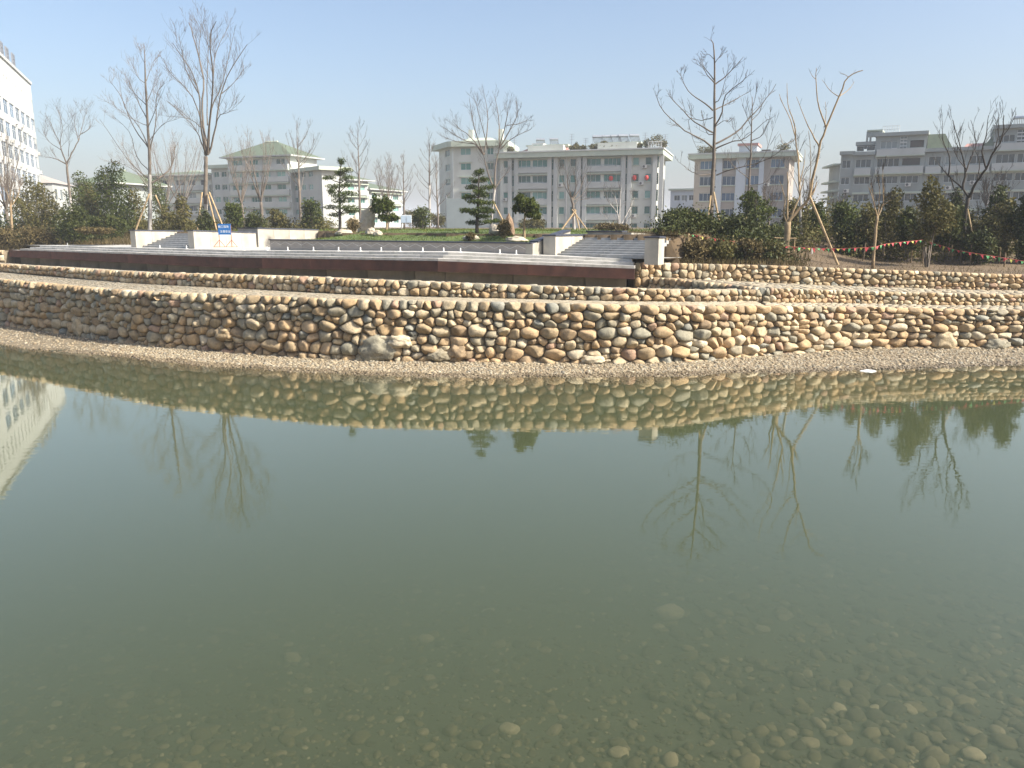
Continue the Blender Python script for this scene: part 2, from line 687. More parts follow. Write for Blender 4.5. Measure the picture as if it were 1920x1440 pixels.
def cobble_top(name, pathA, pathB, zA, zB, r, seed, label):
    """cobbled top of a terrace between a front line and a back line"""
    rng = random.Random(seed)
    L = pathA.L
    W = sum((pathB.at(pathB.L * i / 20) - pathA.at(L * i / 20)).length for i in range(21)) / 21
    def P(s, w):
        f = s / L
        a, b = pathA.at(s), pathB.at(pathB.L * f)
        p = a.lerp(b, w / W)
        return Vector((p.x, p.y, zA(s) + (zB(f * pathB.L) - zA(s)) * w / W))
    mb = MB()
    n = int(L / 0.6)
    for i in range(n + 1):
        for w in (0, W / 2, W):
            q = P(L * i / n, w)
            mb.v.append((q.x, q.y, q.z - 0.02))
    for i in range(n):
        for j in range(2):
            a = i * 3 + j
            mb.f.append((a, a + 3, a + 4, a + 1))
    o = tag(obj(name, mb.mesh(name, M_MORTAR), None), label, None, None, 'structure')
    V, F, T = [], [], []
    for poly in power_cells(L, W, r, 1.1, rng, grid=True):
        (cx, cz), v, f, size = stone_geo(poly, rng, gap=0.01, nseg=9, thick=0.035)
        c = P(cx, cz)
        if not in_view(c, 200):
            continue
        e1 = (P(min(L, cx + .1), cz) - P(max(0, cx - .1), cz)).normalized()
        e2 = (P(cx, min(W, cz + .05)) - P(cx, max(0, cz - .05))).normalized()
        nn = e1.cross(e2)
        k = (P(cx, W) - P(cx, 0)).length / W
        b = len(V)
        V += [c + e1 * a + e2 * (bb * k) + nn * (d) for a, bb, d in v]
        F += [tuple(i + b for i in q) for q in f]
        T += [rng.random()] * len(v)
    me = pm('cobbles', V, F, M_COBBLE, True)
    set_tint(me, T)
    c = obj('cobbles', me, o)
    c['kind'] = 'stuff'
    return o

# ------------------------------------------------------------------ levels traced from the photograph
V_FTOP = [(0, 522), (130, 535), (260, 545), (400, 550), (560, 557), (700, 561), (900, 565), (1100, 569), (1200, 570),
          (1400, 573), (1600, 575), (1700, 578), (1920, 582)]
F_PATH = Path([(-54.96, 65.53), (-40.17, 50.21), (-29.60, 40.17), (-21.56, 33.40), (-17.65, 30.76), (-13.05, 27.59), (-9.94, 26.11), (-6.76, 24.84), (-4.23, 24.15), (-0.95, 23.89), (2.22, 23.73), (3.91, 23.73), (5.60, 24.05), (8.19, 25.16), (11.47, 26.42), (13.74, 26.69), (17.33, 26.74), (25.37, 26.85), (35.94, 27.48)])
M_PATH = Path([(-54.96, 75.05), (-40.17, 57.08), (-31.71, 45.98), (-24.95, 39.11), (-19.87, 35.09), (-14.48, 30.97), (-10.78, 28.86), (-8.98, 28.01), (-7.19, 27.06), (-5.60, 26.32), (-4.44, 25.90), (-2.75, 25.58), (-1.01, 25.32), (0.67, 25.10), (2.33, 24.95), (3.95, 24.95), (5.71, 25.26), (7.29, 26.00), (8.24, 26.42)])


def z_profile(path, vtab, lo=0.5, hi=4):
    """height of a wall's top along a path, from its outline in the photograph"""
    zs = []
    N = 160
    for i in range(N + 1):
        p = path.at(path.L * i / N)
        z = None
        u = 960 + FPX * p.x / (p.y * 1.0)
        for _ in range(4):
            uu = min(max(u, vtab[0][0]), vtab[-1][0])
            z = PY(uu, lerp_t(vtab, uu), p.y).z
            u = proj((p.x, p.y, z))[0]
        zs.append((p.y, u, z))
    # outside the frame keep the level of the last point inside it
    ins = [k for k, (y, u, z) in enumerate(zs) if vtab[0][0] - 1 <= u <= vtab[-1][0] + 1]
    za = [zs[min(max(k, ins[0]), ins[-1])][2] for k in range(N + 1)]
    sm = [sum(za[max(0, k - 5):k + 6]) / len(za[max(0, k - 5):k + 6]) for k in range(N + 1)]
    return lambda d: (lambda t: sm[int(t)] + (sm[min(N, int(t) + 1)] - sm[int(t)]) * (t - int(t)))(min(max(d, 0), path.L) / path.L * N)


zF = z_profile(F_PATH, V_FTOP)
zM = z_profile(M_PATH, [(0, 495), (110, 500), (260, 510), (480, 515), (640, 520), (800, 528), (1000, 535), (1200, 540), (1440, 547)])
N_PATH = Path([(5.1, 29.9), (6.1, 28.9), (7.2, 27.6), (8.2, 26.4), (9.1, 26.6), (11.2, 27.5), (13.7, 27.9), (17.3, 28.1), (25.4, 28.2), (36, 29.0)])
zN = z_profile(N_PATH, [(1225, 518), (1440, 540), (1600, 545), (1920, 553)])
U_PATH = Path([(4.6, 29.95), (6.6, 30.3), (9.3, 30.5), (12.5, 30.4), (15.8, 30.3), (19.4, 30.1), (27.5, 30.0), (38, 30.5)])
zU = z_profile(U_PATH, [(1195, 491), (1400, 496), (1600, 503), (1920, 515)])


def s_of_x(path, x):
    return path.s_at(x)


# plaza frame: p along the planter wall (rightwards), q away from the pond
PO = Vector((0.53, 31.6, 0))
PA = Vector((0.838, -0.545, 0)).normalized()
PB = Vector((-PA.y, PA.x, 0))


def pq(x, y):
    d = Vector((x - PO.x, y - PO.y, 0))
    return d.dot(PA), d.dot(PB)


def pl(p, q, z=0):
    w = PO + PA * p + PB * q
    return Vector((w.x, w.y, z))


Z_LAND = 3.12          # paved landing behind the steps
Z_UP = 3.86            # upper ground


def sstep(a, b, x):
    t = min(max((x - a) / (b - a), 0), 1)
    return t * t * (3 - 2 * t)


def g_height(x, y):
    """height of the natural ground"""
    p, q = pq(x, y)
    nz = 0.06 * mnoise.noise(Vector((x * .25, y * .25, 0))) + 0.03 * mnoise.noise(Vector((x * .9, y * .9, 3)))
    far = Z_UP + 0.1 * sstep(60, 140, y)
    # right: soil behind the upper stone wall
    yU = U_PATH.y_at(x) if x > 4.6 else 29.7
    zr = zU(s_of_x(U_PATH, x)) - 0.06
    zr = zr + (far - zr) * sstep(0, 26, y - yU) + nz * sstep(0, 2, y - yU)
    if y < yU + 0.45:
        zr = HID
    # middle: paved
    zm = far + nz if q > 2.6 else HID
    if -21.4 < p < -14.0 and q < 8.5:
        zm = HID
    # left of the platform
    zl = 2.62 + (far - 2.62) * sstep(-1, 16, q) + nz
    if y < L_PATH.y_at(x) + 0.45:
        zl = HID
    if p > 5.1:
        if zr > HID and zm > HID:
            return zr + (zm - zr) * (1 - sstep(5.1, 11, p)) * sstep(3, 14, q)
        return zr
    if p < -27.2:
        return zl
    return zm


HID = -2.6                # ground level under the terraces and the paving, out of sight
L_PATH = Path([(-120, 95), (-44, 57.5), (-38.5, 54.6), (-33.2, 52.6)])


# ------------------------------------------------------------------ pond bed, beach, water
W_PATH = Path([(-60, 66), (-34, 42), (-26, 35.2), (-18.5, 28.5), (-13.4, 26.05), (-9.15, 24.0), (-5.6, 22.9), (-2.4, 22.2), (0.6, 22.15), (3.65, 22.3),
               (6.8, 22.8), (10.1, 23.25), (12.7, 23.7), (15.8, 24.2), (24, 24.6), (40, 25)])


def bed(x, y):
    yw = W_PATH.y_at(x)
    yf = F_PATH.y_at(x)
    if y >= yw:
        return min(0.16, 0.13 * (y - yw) / max(0.25, yf - yw)) + 0.018 * mnoise.noise(Vector((x * 1.3, y * 1.3, 5)))
    far = (yw - y) * 0.16
    near = 0.24 + (y - 4.5) * 0.10 + 0.035 * max(0, 5 - x) * sstep(2, 9, y)
    if y < 4.5:
        near = 0.24 - (4.5 - y) * 0.5
    return -min(1.25, far, near) + 0.04 * mnoise.noise(Vector((x * .5, y * .5, 1)))


xs = np.concatenate([np.arange(-70, -26, 2.0), np.arange(-26, 26, 0.4), np.arange(26, 71, 2.0)])
ys = np.concatenate([np.arange(-8, 14, 0.5), np.arange(14, 34, 0.3), np.arange(34, 72, 2.0)])
V = [(x, y, bed(x, y) if y < F_PATH.y_at(x) + 0.6 else 0.25) for y in ys for x in xs]
nx = len(xs)
Fq = [(j * nx + i, j * nx + i + 1, (j + 1) * nx + i + 1, (j + 1) * nx + i) for j in range(len(ys) - 1) for i in range(nx - 1)]
o = obj('pond_bed', pm('pond_bed', V, Fq, M_BED, True))
tag(o, 'dark silty floor of the pond under the water', kind='structure')
V, Fq = [], []
bx = np.arange(-34, 30, 0.3)
for x in bx:
    y0_, y1_ = W_PATH.y_at(x) - 0.35, F_PATH.y_at(x) + 0.3
    for k in range(9):
        y = y0_ + (y1_ - y0_) * k / 8
        V.append((x, y, bed(x, y) + 0.006))
for i in range(len(bx) - 1):
    for k in range(8):
        Fq.append((i * 9 + k, (i + 1) * 9 + k, (i + 1) * 9 + k + 1, i * 9 + k + 1))
o = obj('beach', pm('beach', V, Fq, M_SANDY, True))
tag(o, 'narrow sandy beach between the water and the front stone wall', kind='structure')

# water: a closed body with a rippled surface
m, nt, p = new_mat('pond_water')
nt.nodes.remove(p)
out = nt.nodes['Material Output']
tc = nt.nodes.new('ShaderNodeNewGeometry')
mp = nt.nodes.new('ShaderNodeMapping')
mp.inputs['Scale'].default_value = (0.8, 1.5, 1.0)
nt.links.new(tc.outputs['Position'], mp.inputs[0])
n1 = nt.nodes.new('ShaderNodeTexNoise')
n1.inputs['Scale'].default_value = 4.5
n1.inputs['Detail'].default_value = 2.5
n1.inputs['Distortion'].default_value = 0.3
nt.links.new(mp.outputs[0], n1.inputs['Vector'])
n2 = nt.nodes.new('ShaderNodeTexNoise')            # calm and ruffled patches
n2.inputs['Scale'].default_value = 0.18
nt.links.new(tc.outputs['Position'], n2.inputs['Vector'])
r2 = ramp(nt, [(0.38, (0.3,) * 3), (0.62, (1.0, 1.0, 1.0))])
nt.links.new(n2.outputs['Fac'], r2.inputs['Fac'])
ml = nt.nodes.new('ShaderNodeMath')
ml.operation = 'MULTIPLY'
nt.links.new(n1.outputs['Fac'], ml.inputs[0])
nt.links.new(r2.outputs['Color'], ml.inputs[1])
bp = nt.nodes.new('ShaderNodeBump')
bp.inputs['Strength'].default_value = 1.0
bp.inputs['Distance'].default_value = 0.0011
nt.links.new(ml.outputs[0], bp.inputs['Height'])
# mirror share by Schlick's law, the same from both sides of the surface
dt = nt.nodes.new('ShaderNodeVectorMath')
dt.operation = 'DOT_PRODUCT'
nt.links.new(bp.outputs[0], dt.inputs[0])
nt.links.new(tc.outputs['Incoming'], dt.inputs[1])


def mth(op, a_, b_=None):
    n_ = nt.nodes.new('ShaderNodeMath')
    n_.operation = op
    for i_, q_ in enumerate((a_, b_)):
        if q_ is None:
            continue
        if isinstance(q_, (int, float)):
            n_.inputs[i_].default_value = q_
        else:
            nt.links.new(q_, n_.inputs[i_])
    return n_.outputs[0]


c1 = mth('SUBTRACT', 1.0, mth('MINIMUM', mth('ABSOLUTE', dt.outputs['Value']), 1.0))
fres = mth('ADD', mth('MULTIPLY', mth('POWER', c1, 3.9), 0.98), 0.02)
gl = nt.nodes.new('ShaderNodeBsdfGlossy')
gl.inputs['Roughness'].default_value = 0.02
gl.inputs['Color'].default_value = (0.97, 0.955, 0.88, 1)
nt.links.new(bp.outputs[0], gl.inputs['Normal'])
tr = nt.nodes.new('ShaderNodeBsdfTransparent')
tr.inputs['Color'].default_value = (0.96, 0.98, 0.95, 1)
ms = nt.nodes.new('ShaderNodeMixShader')
nt.links.new(fres, ms.inputs[0])
nt.links.new(tr.outputs[0], ms.inputs[1])
nt.links.new(gl.outputs[0], ms.inputs[2])
nt.links.new(ms.outputs[0], out.inputs['Surface'])
vol = nt.nodes.new('ShaderNodeVolumePrincipled')
vol.inputs['Color'].default_value = (0.212, 0.245, 0.138, 1)
vol.inputs['Density'].default_value = 0.82
vol.inputs['Anisotropy'].default_value = 0.0
nt.links.new(vol.outputs[0], out.inputs['Volume'])
M_WATER = m
mb = MB().box(-75, 75, -9, 75, -2.2, 0.0)
o = obj('water', mb.mesh('water', M_WATER))
tag(o, 'calm green pond water mirroring the stone wall and bare trees', kind='structure')


def ico(sub):
    t = (1 + 5 ** .5) / 2
    v = [(-1, t, 0), (1, t, 0), (-1, -t, 0), (1, -t, 0), (0, -1, t), (0, 1, t), (0, -1, -t), (0, 1, -t), (t, 0, -1), (t, 0, 1), (-t, 0, -1), (-t, 0, 1)]
    f = [(0, 11, 5), (0, 5, 1), (0, 1, 7), (0, 7, 10), (0, 10, 11), (1, 5, 9), (5, 11, 4), (11, 10, 2), (10, 7, 6), (7, 1, 8),
         (3, 9, 4), (3, 4, 2), (3, 2, 6), (3, 6, 8), (3, 8, 9), (4, 9, 5), (2, 4, 11), (6, 2, 10), (8, 6, 7), (9, 8, 1)]
    v = [Vector(p).normalized() for p in v]
    for _ in range(sub):
        cache, nf = {}, []
        def mid(a, b):
            k = (min(a, b), max(a, b))
            if k not in cache:
                v.append((v[a] + v[b]).normalized())
                cache[k] = len(v) - 1
            return cache[k]
        for a, b, c in f:
            x, y, z = mid(a, b), mid(b, c), mid(c, a)
            nf += [(a, x, z), (b, y, x), (c, z, y), (x, y, z)]
        f = nf
    return np.array([tuple(p) for p in v]), np.array(f)


def scatter_pebbles(name, pts, sizes, mat, seed, sub=0, flat=0.55, label=None):
    rs = np.random.RandomState(seed)
    bv, bf = ico(sub)
    n = len(pts)
    pts = np.asarray(pts)
    sizes = np.asarray(sizes)
    nv = len(bv)
    base = np.repeat(bv[None], n, 0) * (1 + rs.uniform(-.16, .16, (n, nv, 1)))
    sc = np.stack([sizes * rs.uniform(.8, 1.35, n), sizes * rs.uniform(.7, 1.1, n), sizes * flat * rs.uniform(.7, 1.3, n)], 1)
    base = base * sc[:, None, :]
    a = rs.uniform(0, 6.283, n)
    b = rs.uniform(-.35, .35, n)
    ca, sa = np.cos(a), np.sin(a)
    cb, sb = np.cos(b), np.sin(b)
    x, y, z = base[..., 0], base[..., 1], base[..., 2]
    x2, z2 = x * cb[:, None] + z * sb[:, None], -x * sb[:, None] + z * cb[:, None]
    X = x2 * ca[:, None] - y * sa[:, None]
    Y = x2 * sa[:, None] + y * ca[:, None]
    Vv = np.stack([X, Y, z2], -1) + pts[:, None, :]
    Ff = bf[None] + (np.arange(n) * nv)[:, None, None]
    me = fm(name, Vv.reshape(-1, 3), Ff.reshape(-1, 3), mat, True, np.repeat(rs.rand(n), nv))
    o = obj(name, me)
    tag(o, label, None, None, 'stuff')
    return o


rs = np.random.RandomState(4)
pts, sz, wpts, wsz = [], [], [], []
x = -30.0
while len(pts) < 30000:
    x = rs.uniform(-27, 19)
    yw, yf = W_PATH.y_at(x), F_PATH.y_at(x)
    y = rs.uniform(yw - 0.7, yf + 0.12)
    if rs.rand() > 0.25 and x < -14:
        continue
    s = 0.020 + 0.030 * rs.rand() ** 2 + (0.035 if rs.rand() < .03 else 0)
    z = bed(x, y)
    if y < yw + 0.28 + 0.22 * mnoise.noise(Vector((x * 1.1, 0, 0))):
        wpts.append((x, y, z + s * 0.15))
        wsz.append(s)
        continue
    pts.append((x, y, z + s * 0.15))
    sz.append(s)
scatter_pebbles('wet_pebbles', wpts, wsz, M_WETPEB, 7, 0, label='dark wet gravel along the waterline')
scatter_pebbles('beach_pebbles', pts, sz, M_PEBBLE, 5, 0, label='strip of pale gravel between the water and the front stone wall')

pts, sz = [], []
for _ in range(17000):
    y = 4.3 + 11 * rs.rand() ** 1.5
    x = rs.uniform(-0.72, 0.72) * (y + 1)
    s = 0.018 + 0.085 * rs.rand() ** 4
    if x < 2 and s > 0.05 and rs.rand() < .75:
        s *= 0.5
    pts.append((x, y, bed(x, y) + s * 0.12))
    sz.append(s)
scatter_pebbles('bed_pebbles', pts, sz, M_BEDSTONE, 6, 1, 0.42, 'algae covered pebbles and cobbles lying on the pond floor')

# ------------------------------------------------------------------ natural ground
def grid_mesh(name, xs, ys, fn, mat):
    V = [(x, y, fn(x, y)) for y in ys for x in xs]
    nx = len(xs)
    Fq = [(j * nx + i, j * nx + i + 1, (j + 1) * nx + i + 1, (j + 1) * nx + i) for j in range(len(ys) - 1) for i in range(nx - 1)]
    return pm(name, V, Fq, mat, True)


xs = np.concatenate([[-1600, -700, -300], np.arange(-130, -50, 4), np.arange(-50, 40, 0.5), np.arange(40, 150, 4), [300, 700, 1600]])
ys = np.concatenate([np.arange(27, 62, 0.4), np.arange(62, 90, 1.5), np.arange(90, 240, 8), [400, 900, 2200]])
o = obj('ground', grid_mesh('ground', xs, ys, g_height, M_GROUND))
tag(o, 'bare brown planting soil sloping up behind the stone terraces', kind='structure')

# near bank under the photographer
mb = MB()
mb.prism([(-30, -30), (30, -30), (30, 0.9), (-30, 0.9)], -1.5, lambda x, y: 2.5 if y < -1 else 2.4)
o = obj('near_bank', mb.mesh('near_bank', M_SOIL))
tag(o, 'earth bank the photograph was taken from', kind='structure')

# ------------------------------------------------------------------ stone walls and terraces
def front_extra(stones, rng):
    return stones


def lifted(f, dz):
    return lambda d: f(d) + dz


def other(pathA, pathB, f):                      # a height of path B looked up along path A
    return lambda d: f(s_of_x(pathB, pathA.at(d).x))


Fclip = F_PATH
stone_wall('stone_wall', 'long curved wall of tan river stones rising from the pebble beach', F_PATH,
           lambda d: -0.04, zF, 0.146, 11, asp=1.42)
stone_wall('stone_wall', 'low stone wall of the second terrace below the dark platform edge', M_PATH,
           lambda d: min(zM(d) - 0.38, other(M_PATH, F_PATH, zF)(d) - 0.02), zM, 0.105, 12, thick=0.12)
stone_wall('stone_wall', 'right hand stone wall of the second terrace with a shaded corner return', N_PATH,
           lambda d: min(zN(d) - (0.75 if d < 5.2 else 0.4), other(N_PATH, F_PATH, zF)(d)) - 0.02, zN, 0.108, 13, thick=0.12)
stone_wall('stone_wall', 'uppermost stone wall holding back the bare soil on the right', U_PATH,
           lambda d: 1.7 if d < 4 else min(zU(d) - .5, other(U_PATH, N_PATH, zN)(d) - 0.05), zU, 0.108, 14, thick=0.12)
# left end wall beside the platform
L2_PATH = Path([(-44, 57.5), (-38.5, 54.6), (-33.2, 52.6)])
zL = lambda d: 2.66
stone_wall('stone_wall', 'short distant stone wall left of the platform end', L2_PATH, lambda d: 1.95, zL, 0.17, 15)

# terrace tops
def sub_path(path, x0, x1, n=60, off=0.0):
    s0, s1 = s_of_x(path, x0), s_of_x(path, x1)
    P = []
    for i in range(n + 1):
        p, t, o_ = path.frame(s0 + (s1 - s0) * i / n)
        P.append(p - o_ * off)
    return Path([(p.x, p.y) for p in P], smooth=False), s0, s1


def top_between(name, A, zA, xa0, xa1, B, xb0, xb1, zBf, r, seed, label):
    a, s0, s1 = sub_path(A, xa0, xa1, off=0.04)
    b, _, _ = sub_path(B, xb0, xb1, off=-0.02)
    za = lambda d: zA(s0 + (s1 - s0) * d / a.L) - 0.03
    cobble_top(name, a, b, za, (lambda d: zBf(d, a, b, za)), r, seed, label)


same = lambda d, a, b, za: za(d / b.L * a.L) + 0.02
top_between('terrace', F_PATH, zF, -34, 8.0, M_PATH, -42, 8.1, same, 0.15, 21, 'cobbled top of the front terrace')
top_between('terrace', F_PATH, zF, 8.1, 32, N_PATH, 8.25, 32, same, 0.14, 22, 'cobbled top of the front terrace on the right')
top_between('terrace', N_PATH, zN, 8.25, 32, U_PATH, 7.2, 32, same, 0.14, 23, 'cobbled ledge under the uppermost stone wall')
# second terrace up to the platform support
B_EDGE = [(-33.0, 52.9), (-2.85, 30.95), (4.45, 29.15)]
Bp = Path(B_EDGE, smooth=False)
a, s0, s1 = sub_path(M_PATH, -42, 7.4, off=0.04)
Bq = Path([(-46, 62.5), (-33.0, 53.3), (-2.85, 31.4), (4.9, 29.6)], smooth=False)
cobble_top('terrace', a, Bq, lambda d: zM(s0 + (s1 - s0) * d / a.L) - 0.03, lambda d: 1.65 + 0.1 * min(1, max(0, (d - 10) / 40)), 0.2, 24,
           'cobbled second terrace in front of the platform')

# ------------------------------------------------------------------ plaza materials
M_BEAM = simple('dark_red_board', (0.085, 0.034, 0.023), 0.9, 0.45, 1.6, 0.004, 30, objvar=0.25)
M_CONC = simple('stained_concrete', (0.22, 0.185, 0.14), 0.9, 0.25, 1.5, 0.006, 20, objvar=0.15, stain=0.6)
M_SLAB = simple('pale_granite_slab', (0.50, 0.48, 0.44), 0.7, 0.14, 5, 0.002, 60, objvar=0.10, stain=0.3)
M_STAIR = simple('grey_granite_step', (0.36, 0.36, 0.355), 0.7, 0.14, 5, 0.002, 60, objvar=0.08, stain=0.3)
M_PAVE = simple('landing_paving', (0.42, 0.41, 0.38), 0.8, 0.15, 2, 0.002, 40)
M_WHITE = simple('pale_stone_cladding', (0.43, 0.40, 0.345), 0.75, 0.14, 2.0, 0.002, 30, stain=0.3, objvar=0.06)
M_CAP = simple('dark_slate_cap', (0.045, 0.05, 0.07), 0.5, 0.25, 6)
M_PLANTER = simple('planter_cladding', (0.36, 0.32, 0.28), 0.75, 0.12, 3, 0.002, 30, objvar=0.10)
M_JOINT = simple('pale_joint', (0.55, 0.52, 0.48), 0.8, 0.1, 6)
M_WOOD = simple('pale_pole_wood', (0.40, 0.29, 0.16), 0.85, 0.3, 4, 0.01)
M_STAKE = simple('weathered_stake', (0.20, 0.145, 0.085), 0.9, 0.3, 5)
M_GLAZEW = simple('white_plastic', (0.75, 0.75, 0.72), 0.5, 0.06, 4)
M_BLUE = simple('blue_sign_paint', (0.015, 0.12, 0.36), 0.45, 0.12, 5)
M_REDPIPE = simple('red_rusty_pipe', (0.36, 0.12, 0.07), 0.7, 0.3, 9)
M_TEXT = simple('white_lettering', (0.72, 0.75, 0.76), 0.6, 0.08, 8)
M_GRASS = tinted('lawn_blades', [(0, (0.06, 0.10, 0.02)), (0.5, (0.10, 0.15, 0.03)), (1, (0.19, 0.18, 0.06))], 0.8, 0.3, 1.2, 0, sub=0.25)
M_LAWN = simple('lawn_turf', (0.085, 0.12, 0.03), 0.95, 0.4, 1.2, 0.03, 14)
M_ROCK = simple('ornamental_limestone', (0.40, 0.35, 0.27), 0.9, 0.35, 2.2, 0.04, 8)
M_ROCK2 = simple('brown_garden_rock', (0.25, 0.17, 0.11), 0.9, 0.35, 3, 0.04, 10)

# ------------------------------------------------------------------ platform: edge beam, support wall, steps
_t = 0.62                                     # a low point along the left run
E0 = [Vector((x, y, 0)) for x, y in B_EDGE]
E0.insert(1, E0[0].lerp(E0[1], _t))
zE = [2.66, 2.70, 2.86, 2.66]                 # top of the edge board at its corners
DROP = [0.44, 0.50, 0.40, 0.38]               # height of the edge board there
NSEG = len(E0) - 1


def edge_pts(off):
    """the broken platform edge moved back by off"""
    out = []
    for i in range(len(E0)):
        ns = []
        for a_, b_ in ((i - 1, i), (i, i + 1)):
            if 0 <= a_ and b_ < len(E0):
                d_ = (E0[b_] - E0[a_]).normalized()
                ns.append(Vector((-d_.y, d_.x, 0)))
        m_ = sum(ns, Vector()).normalized()
        out.append(E0[i] + m_ * (off / m_.dot(ns[0])))
    return out


def seg_box(mb, a, b, za0, zb0, za1, zb1, thick, back=None):
    """a straight bar from a to b; z range at each end; its depth runs away from the pond"""
    d = (b - a).normalized()
    n = Vector((-d.y, d.x, 0)) * thick
    k = len(mb.v)
    for z0, z1, p in ((za0, za1, a), (zb0, zb1, b)):
        mb.v += [(p.x, p.y, z0), (p.x, p.y, z1), (p.x + n.x, p.y + n.y, z1), (p.x + n.x, p.y + n.y, z0)]
    mb.f += [(k, k + 4, k + 5, k + 1), (k + 1, k + 5, k + 6, k + 2), (k + 2, k + 6, k + 7, k + 3), (k + 3, k + 7, k + 4, k),
             (k, k + 1, k + 2, k + 3), (k + 7, k + 6, k + 5, k + 4)]


plat = thing('viewing_platform', 'plaza platform with dark red edge board and long pale granite steps', 'platform', (-2.85, 30.95, 2.2))
rng = random.Random(3)


def run(off, zoff_lo, zoff_hi, thick, step, name, mat, gap=0.012, jit=0.2, t0=0.0, t1=1.0, zfun=None):
    P = edge_pts(off)
    for i in range(NSEG):
        a, b = P[i], P[i + 1]
        L = (b - a).length
        lo, hi = (t0 * L if i == 0 else 0), (t1 * L if i == NSEG - 1 else L)
        s = lo
        while s < hi - 0.05:
            e = min(hi, s + step * rng.uniform(1 - jit, 1 + jit))
            if hi - e < step * .35:
                e = hi
            fa, fb = s / L, (e - gap) / L
            z = lambda f: zE[i] + (zE[i + 1] - zE[i]) * f
            mb = MB()
            c = (a.lerp(b, fa) + a.lerp(b, fb)) / 2
            o_ = Vector((c.x, c.y, 0))
            j = rng.uniform(-.004, .004)
            zl_ = (lambda f: -(DROP[i] + (DROP[i + 1] - DROP[i]) * f)) if zoff_lo is None else (lambda f: zoff_lo)
            seg_box(mb, a.lerp(b, fa) - o_, b.lerp(a, 1 - fb) - o_, z(fa) + zl_(fa), z(fb) + zl_(fb), z(fa) + zoff_hi + j, z(fb) + zoff_hi + j, thick)
            obj(name, mb.mesh(name, mat), plat, o_)
            s = e


run(0.0, None, 0.0, 0.10, 3.2, 'edge_board', M_BEAM, gap=0.006)
run(0.55, -1.6, -0.16, 0.22, 2.4, 'support_panel', M_CONC, gap=0.03, t0=0.012, t1=0.955)
# soffit between board and panels
mb = MB()
P0, P1 = edge_pts(0.10), edge_pts(0.56)
for i in range(NSEG):
    k = len(mb.v)
    for P, f in ((P0, i), (P0, i + 1), (P1, i + 1), (P1, i)):
        mb.v.append((P[f].x, P[f].y, zE[f] - 0.14))
    mb.f.append((k, k + 1, k + 2, k + 3))
obj('deck_soffit', mb.mesh('deck_soffit', M_CONC), plat)
TREAD, RISE, NST = 0.40, 0.105, 3
for k in range(NST):
    run(0.02 + TREAD * k + (0 if k else 0.0), RISE * k + (0.004 if k == 0 else -0.03), RISE * (k + 1), TREAD + 0.06, 1.25, 'step_slab', M_SLAB,
        gap=0.008, t0=0.072 + 0.02 * k, t1=1.0 - 0.012 * k)
# flat margin board left of the steps
mb = MB()
P0, P1 = edge_pts(0.02), edge_pts(2.2)
a, b = P0[0], P0[0].lerp(P0[1], 0.071)
c, d = P1[0].lerp(P1[1], 0.071), P1[0]
k = 0
mb.v += [(a.x, a.y, 2.655), (b.x, b.y, 2.66), (c.x, c.y, 2.68), (d.x, d.y, 2.68)]
mb.f.append((0, 1, 2, 3))
obj('margin_paving', mb.mesh('margin_paving', M_PAVE), plat)

# landing behind the steps
Pk = edge_pts(0.02 + TREAD * (NST - 1))
zk = [z + RISE * NST - 0.006 for z in zE]
mb = MB()
back = [pl(-27.0, 9.0), pl(-18, 9.0), pl(-6, 9.0), pl(5.3, 3.0)]
V = []
for i in range(NSEG):
    for t in range(11):
        f = t / 10
        a = Pk[i].lerp(Pk[i + 1], f)
        b = back[i].lerp(back[i + 1], f)
        z = zk[i] + (zk[i + 1] - zk[i]) * f
        V.append((a.x, a.y, z))
        V.append((b.x, b.y, z + 0.02))
Fq = [(2 * i, 2 * i + 2, 2 * i + 3, 2 * i + 1) for i in range(len(V) // 2 - 1)]
o = obj('plaza_paving', pm('plaza_paving', V, Fq, M_PAVE))
tag(o, 'paved landing at the top of the plaza steps', kind='structure')


def landing_z(x, y):
    p, q = pq(x, y)
    return 3.03 + (3.28 - 3.03) * sstep(4, -3, p) - 0.2 * sstep(-6, -26, p)


# ------------------------------------------------------------------ flanking walls and stairs
def PQ(x, y, z):
    return pl(x, y, z)


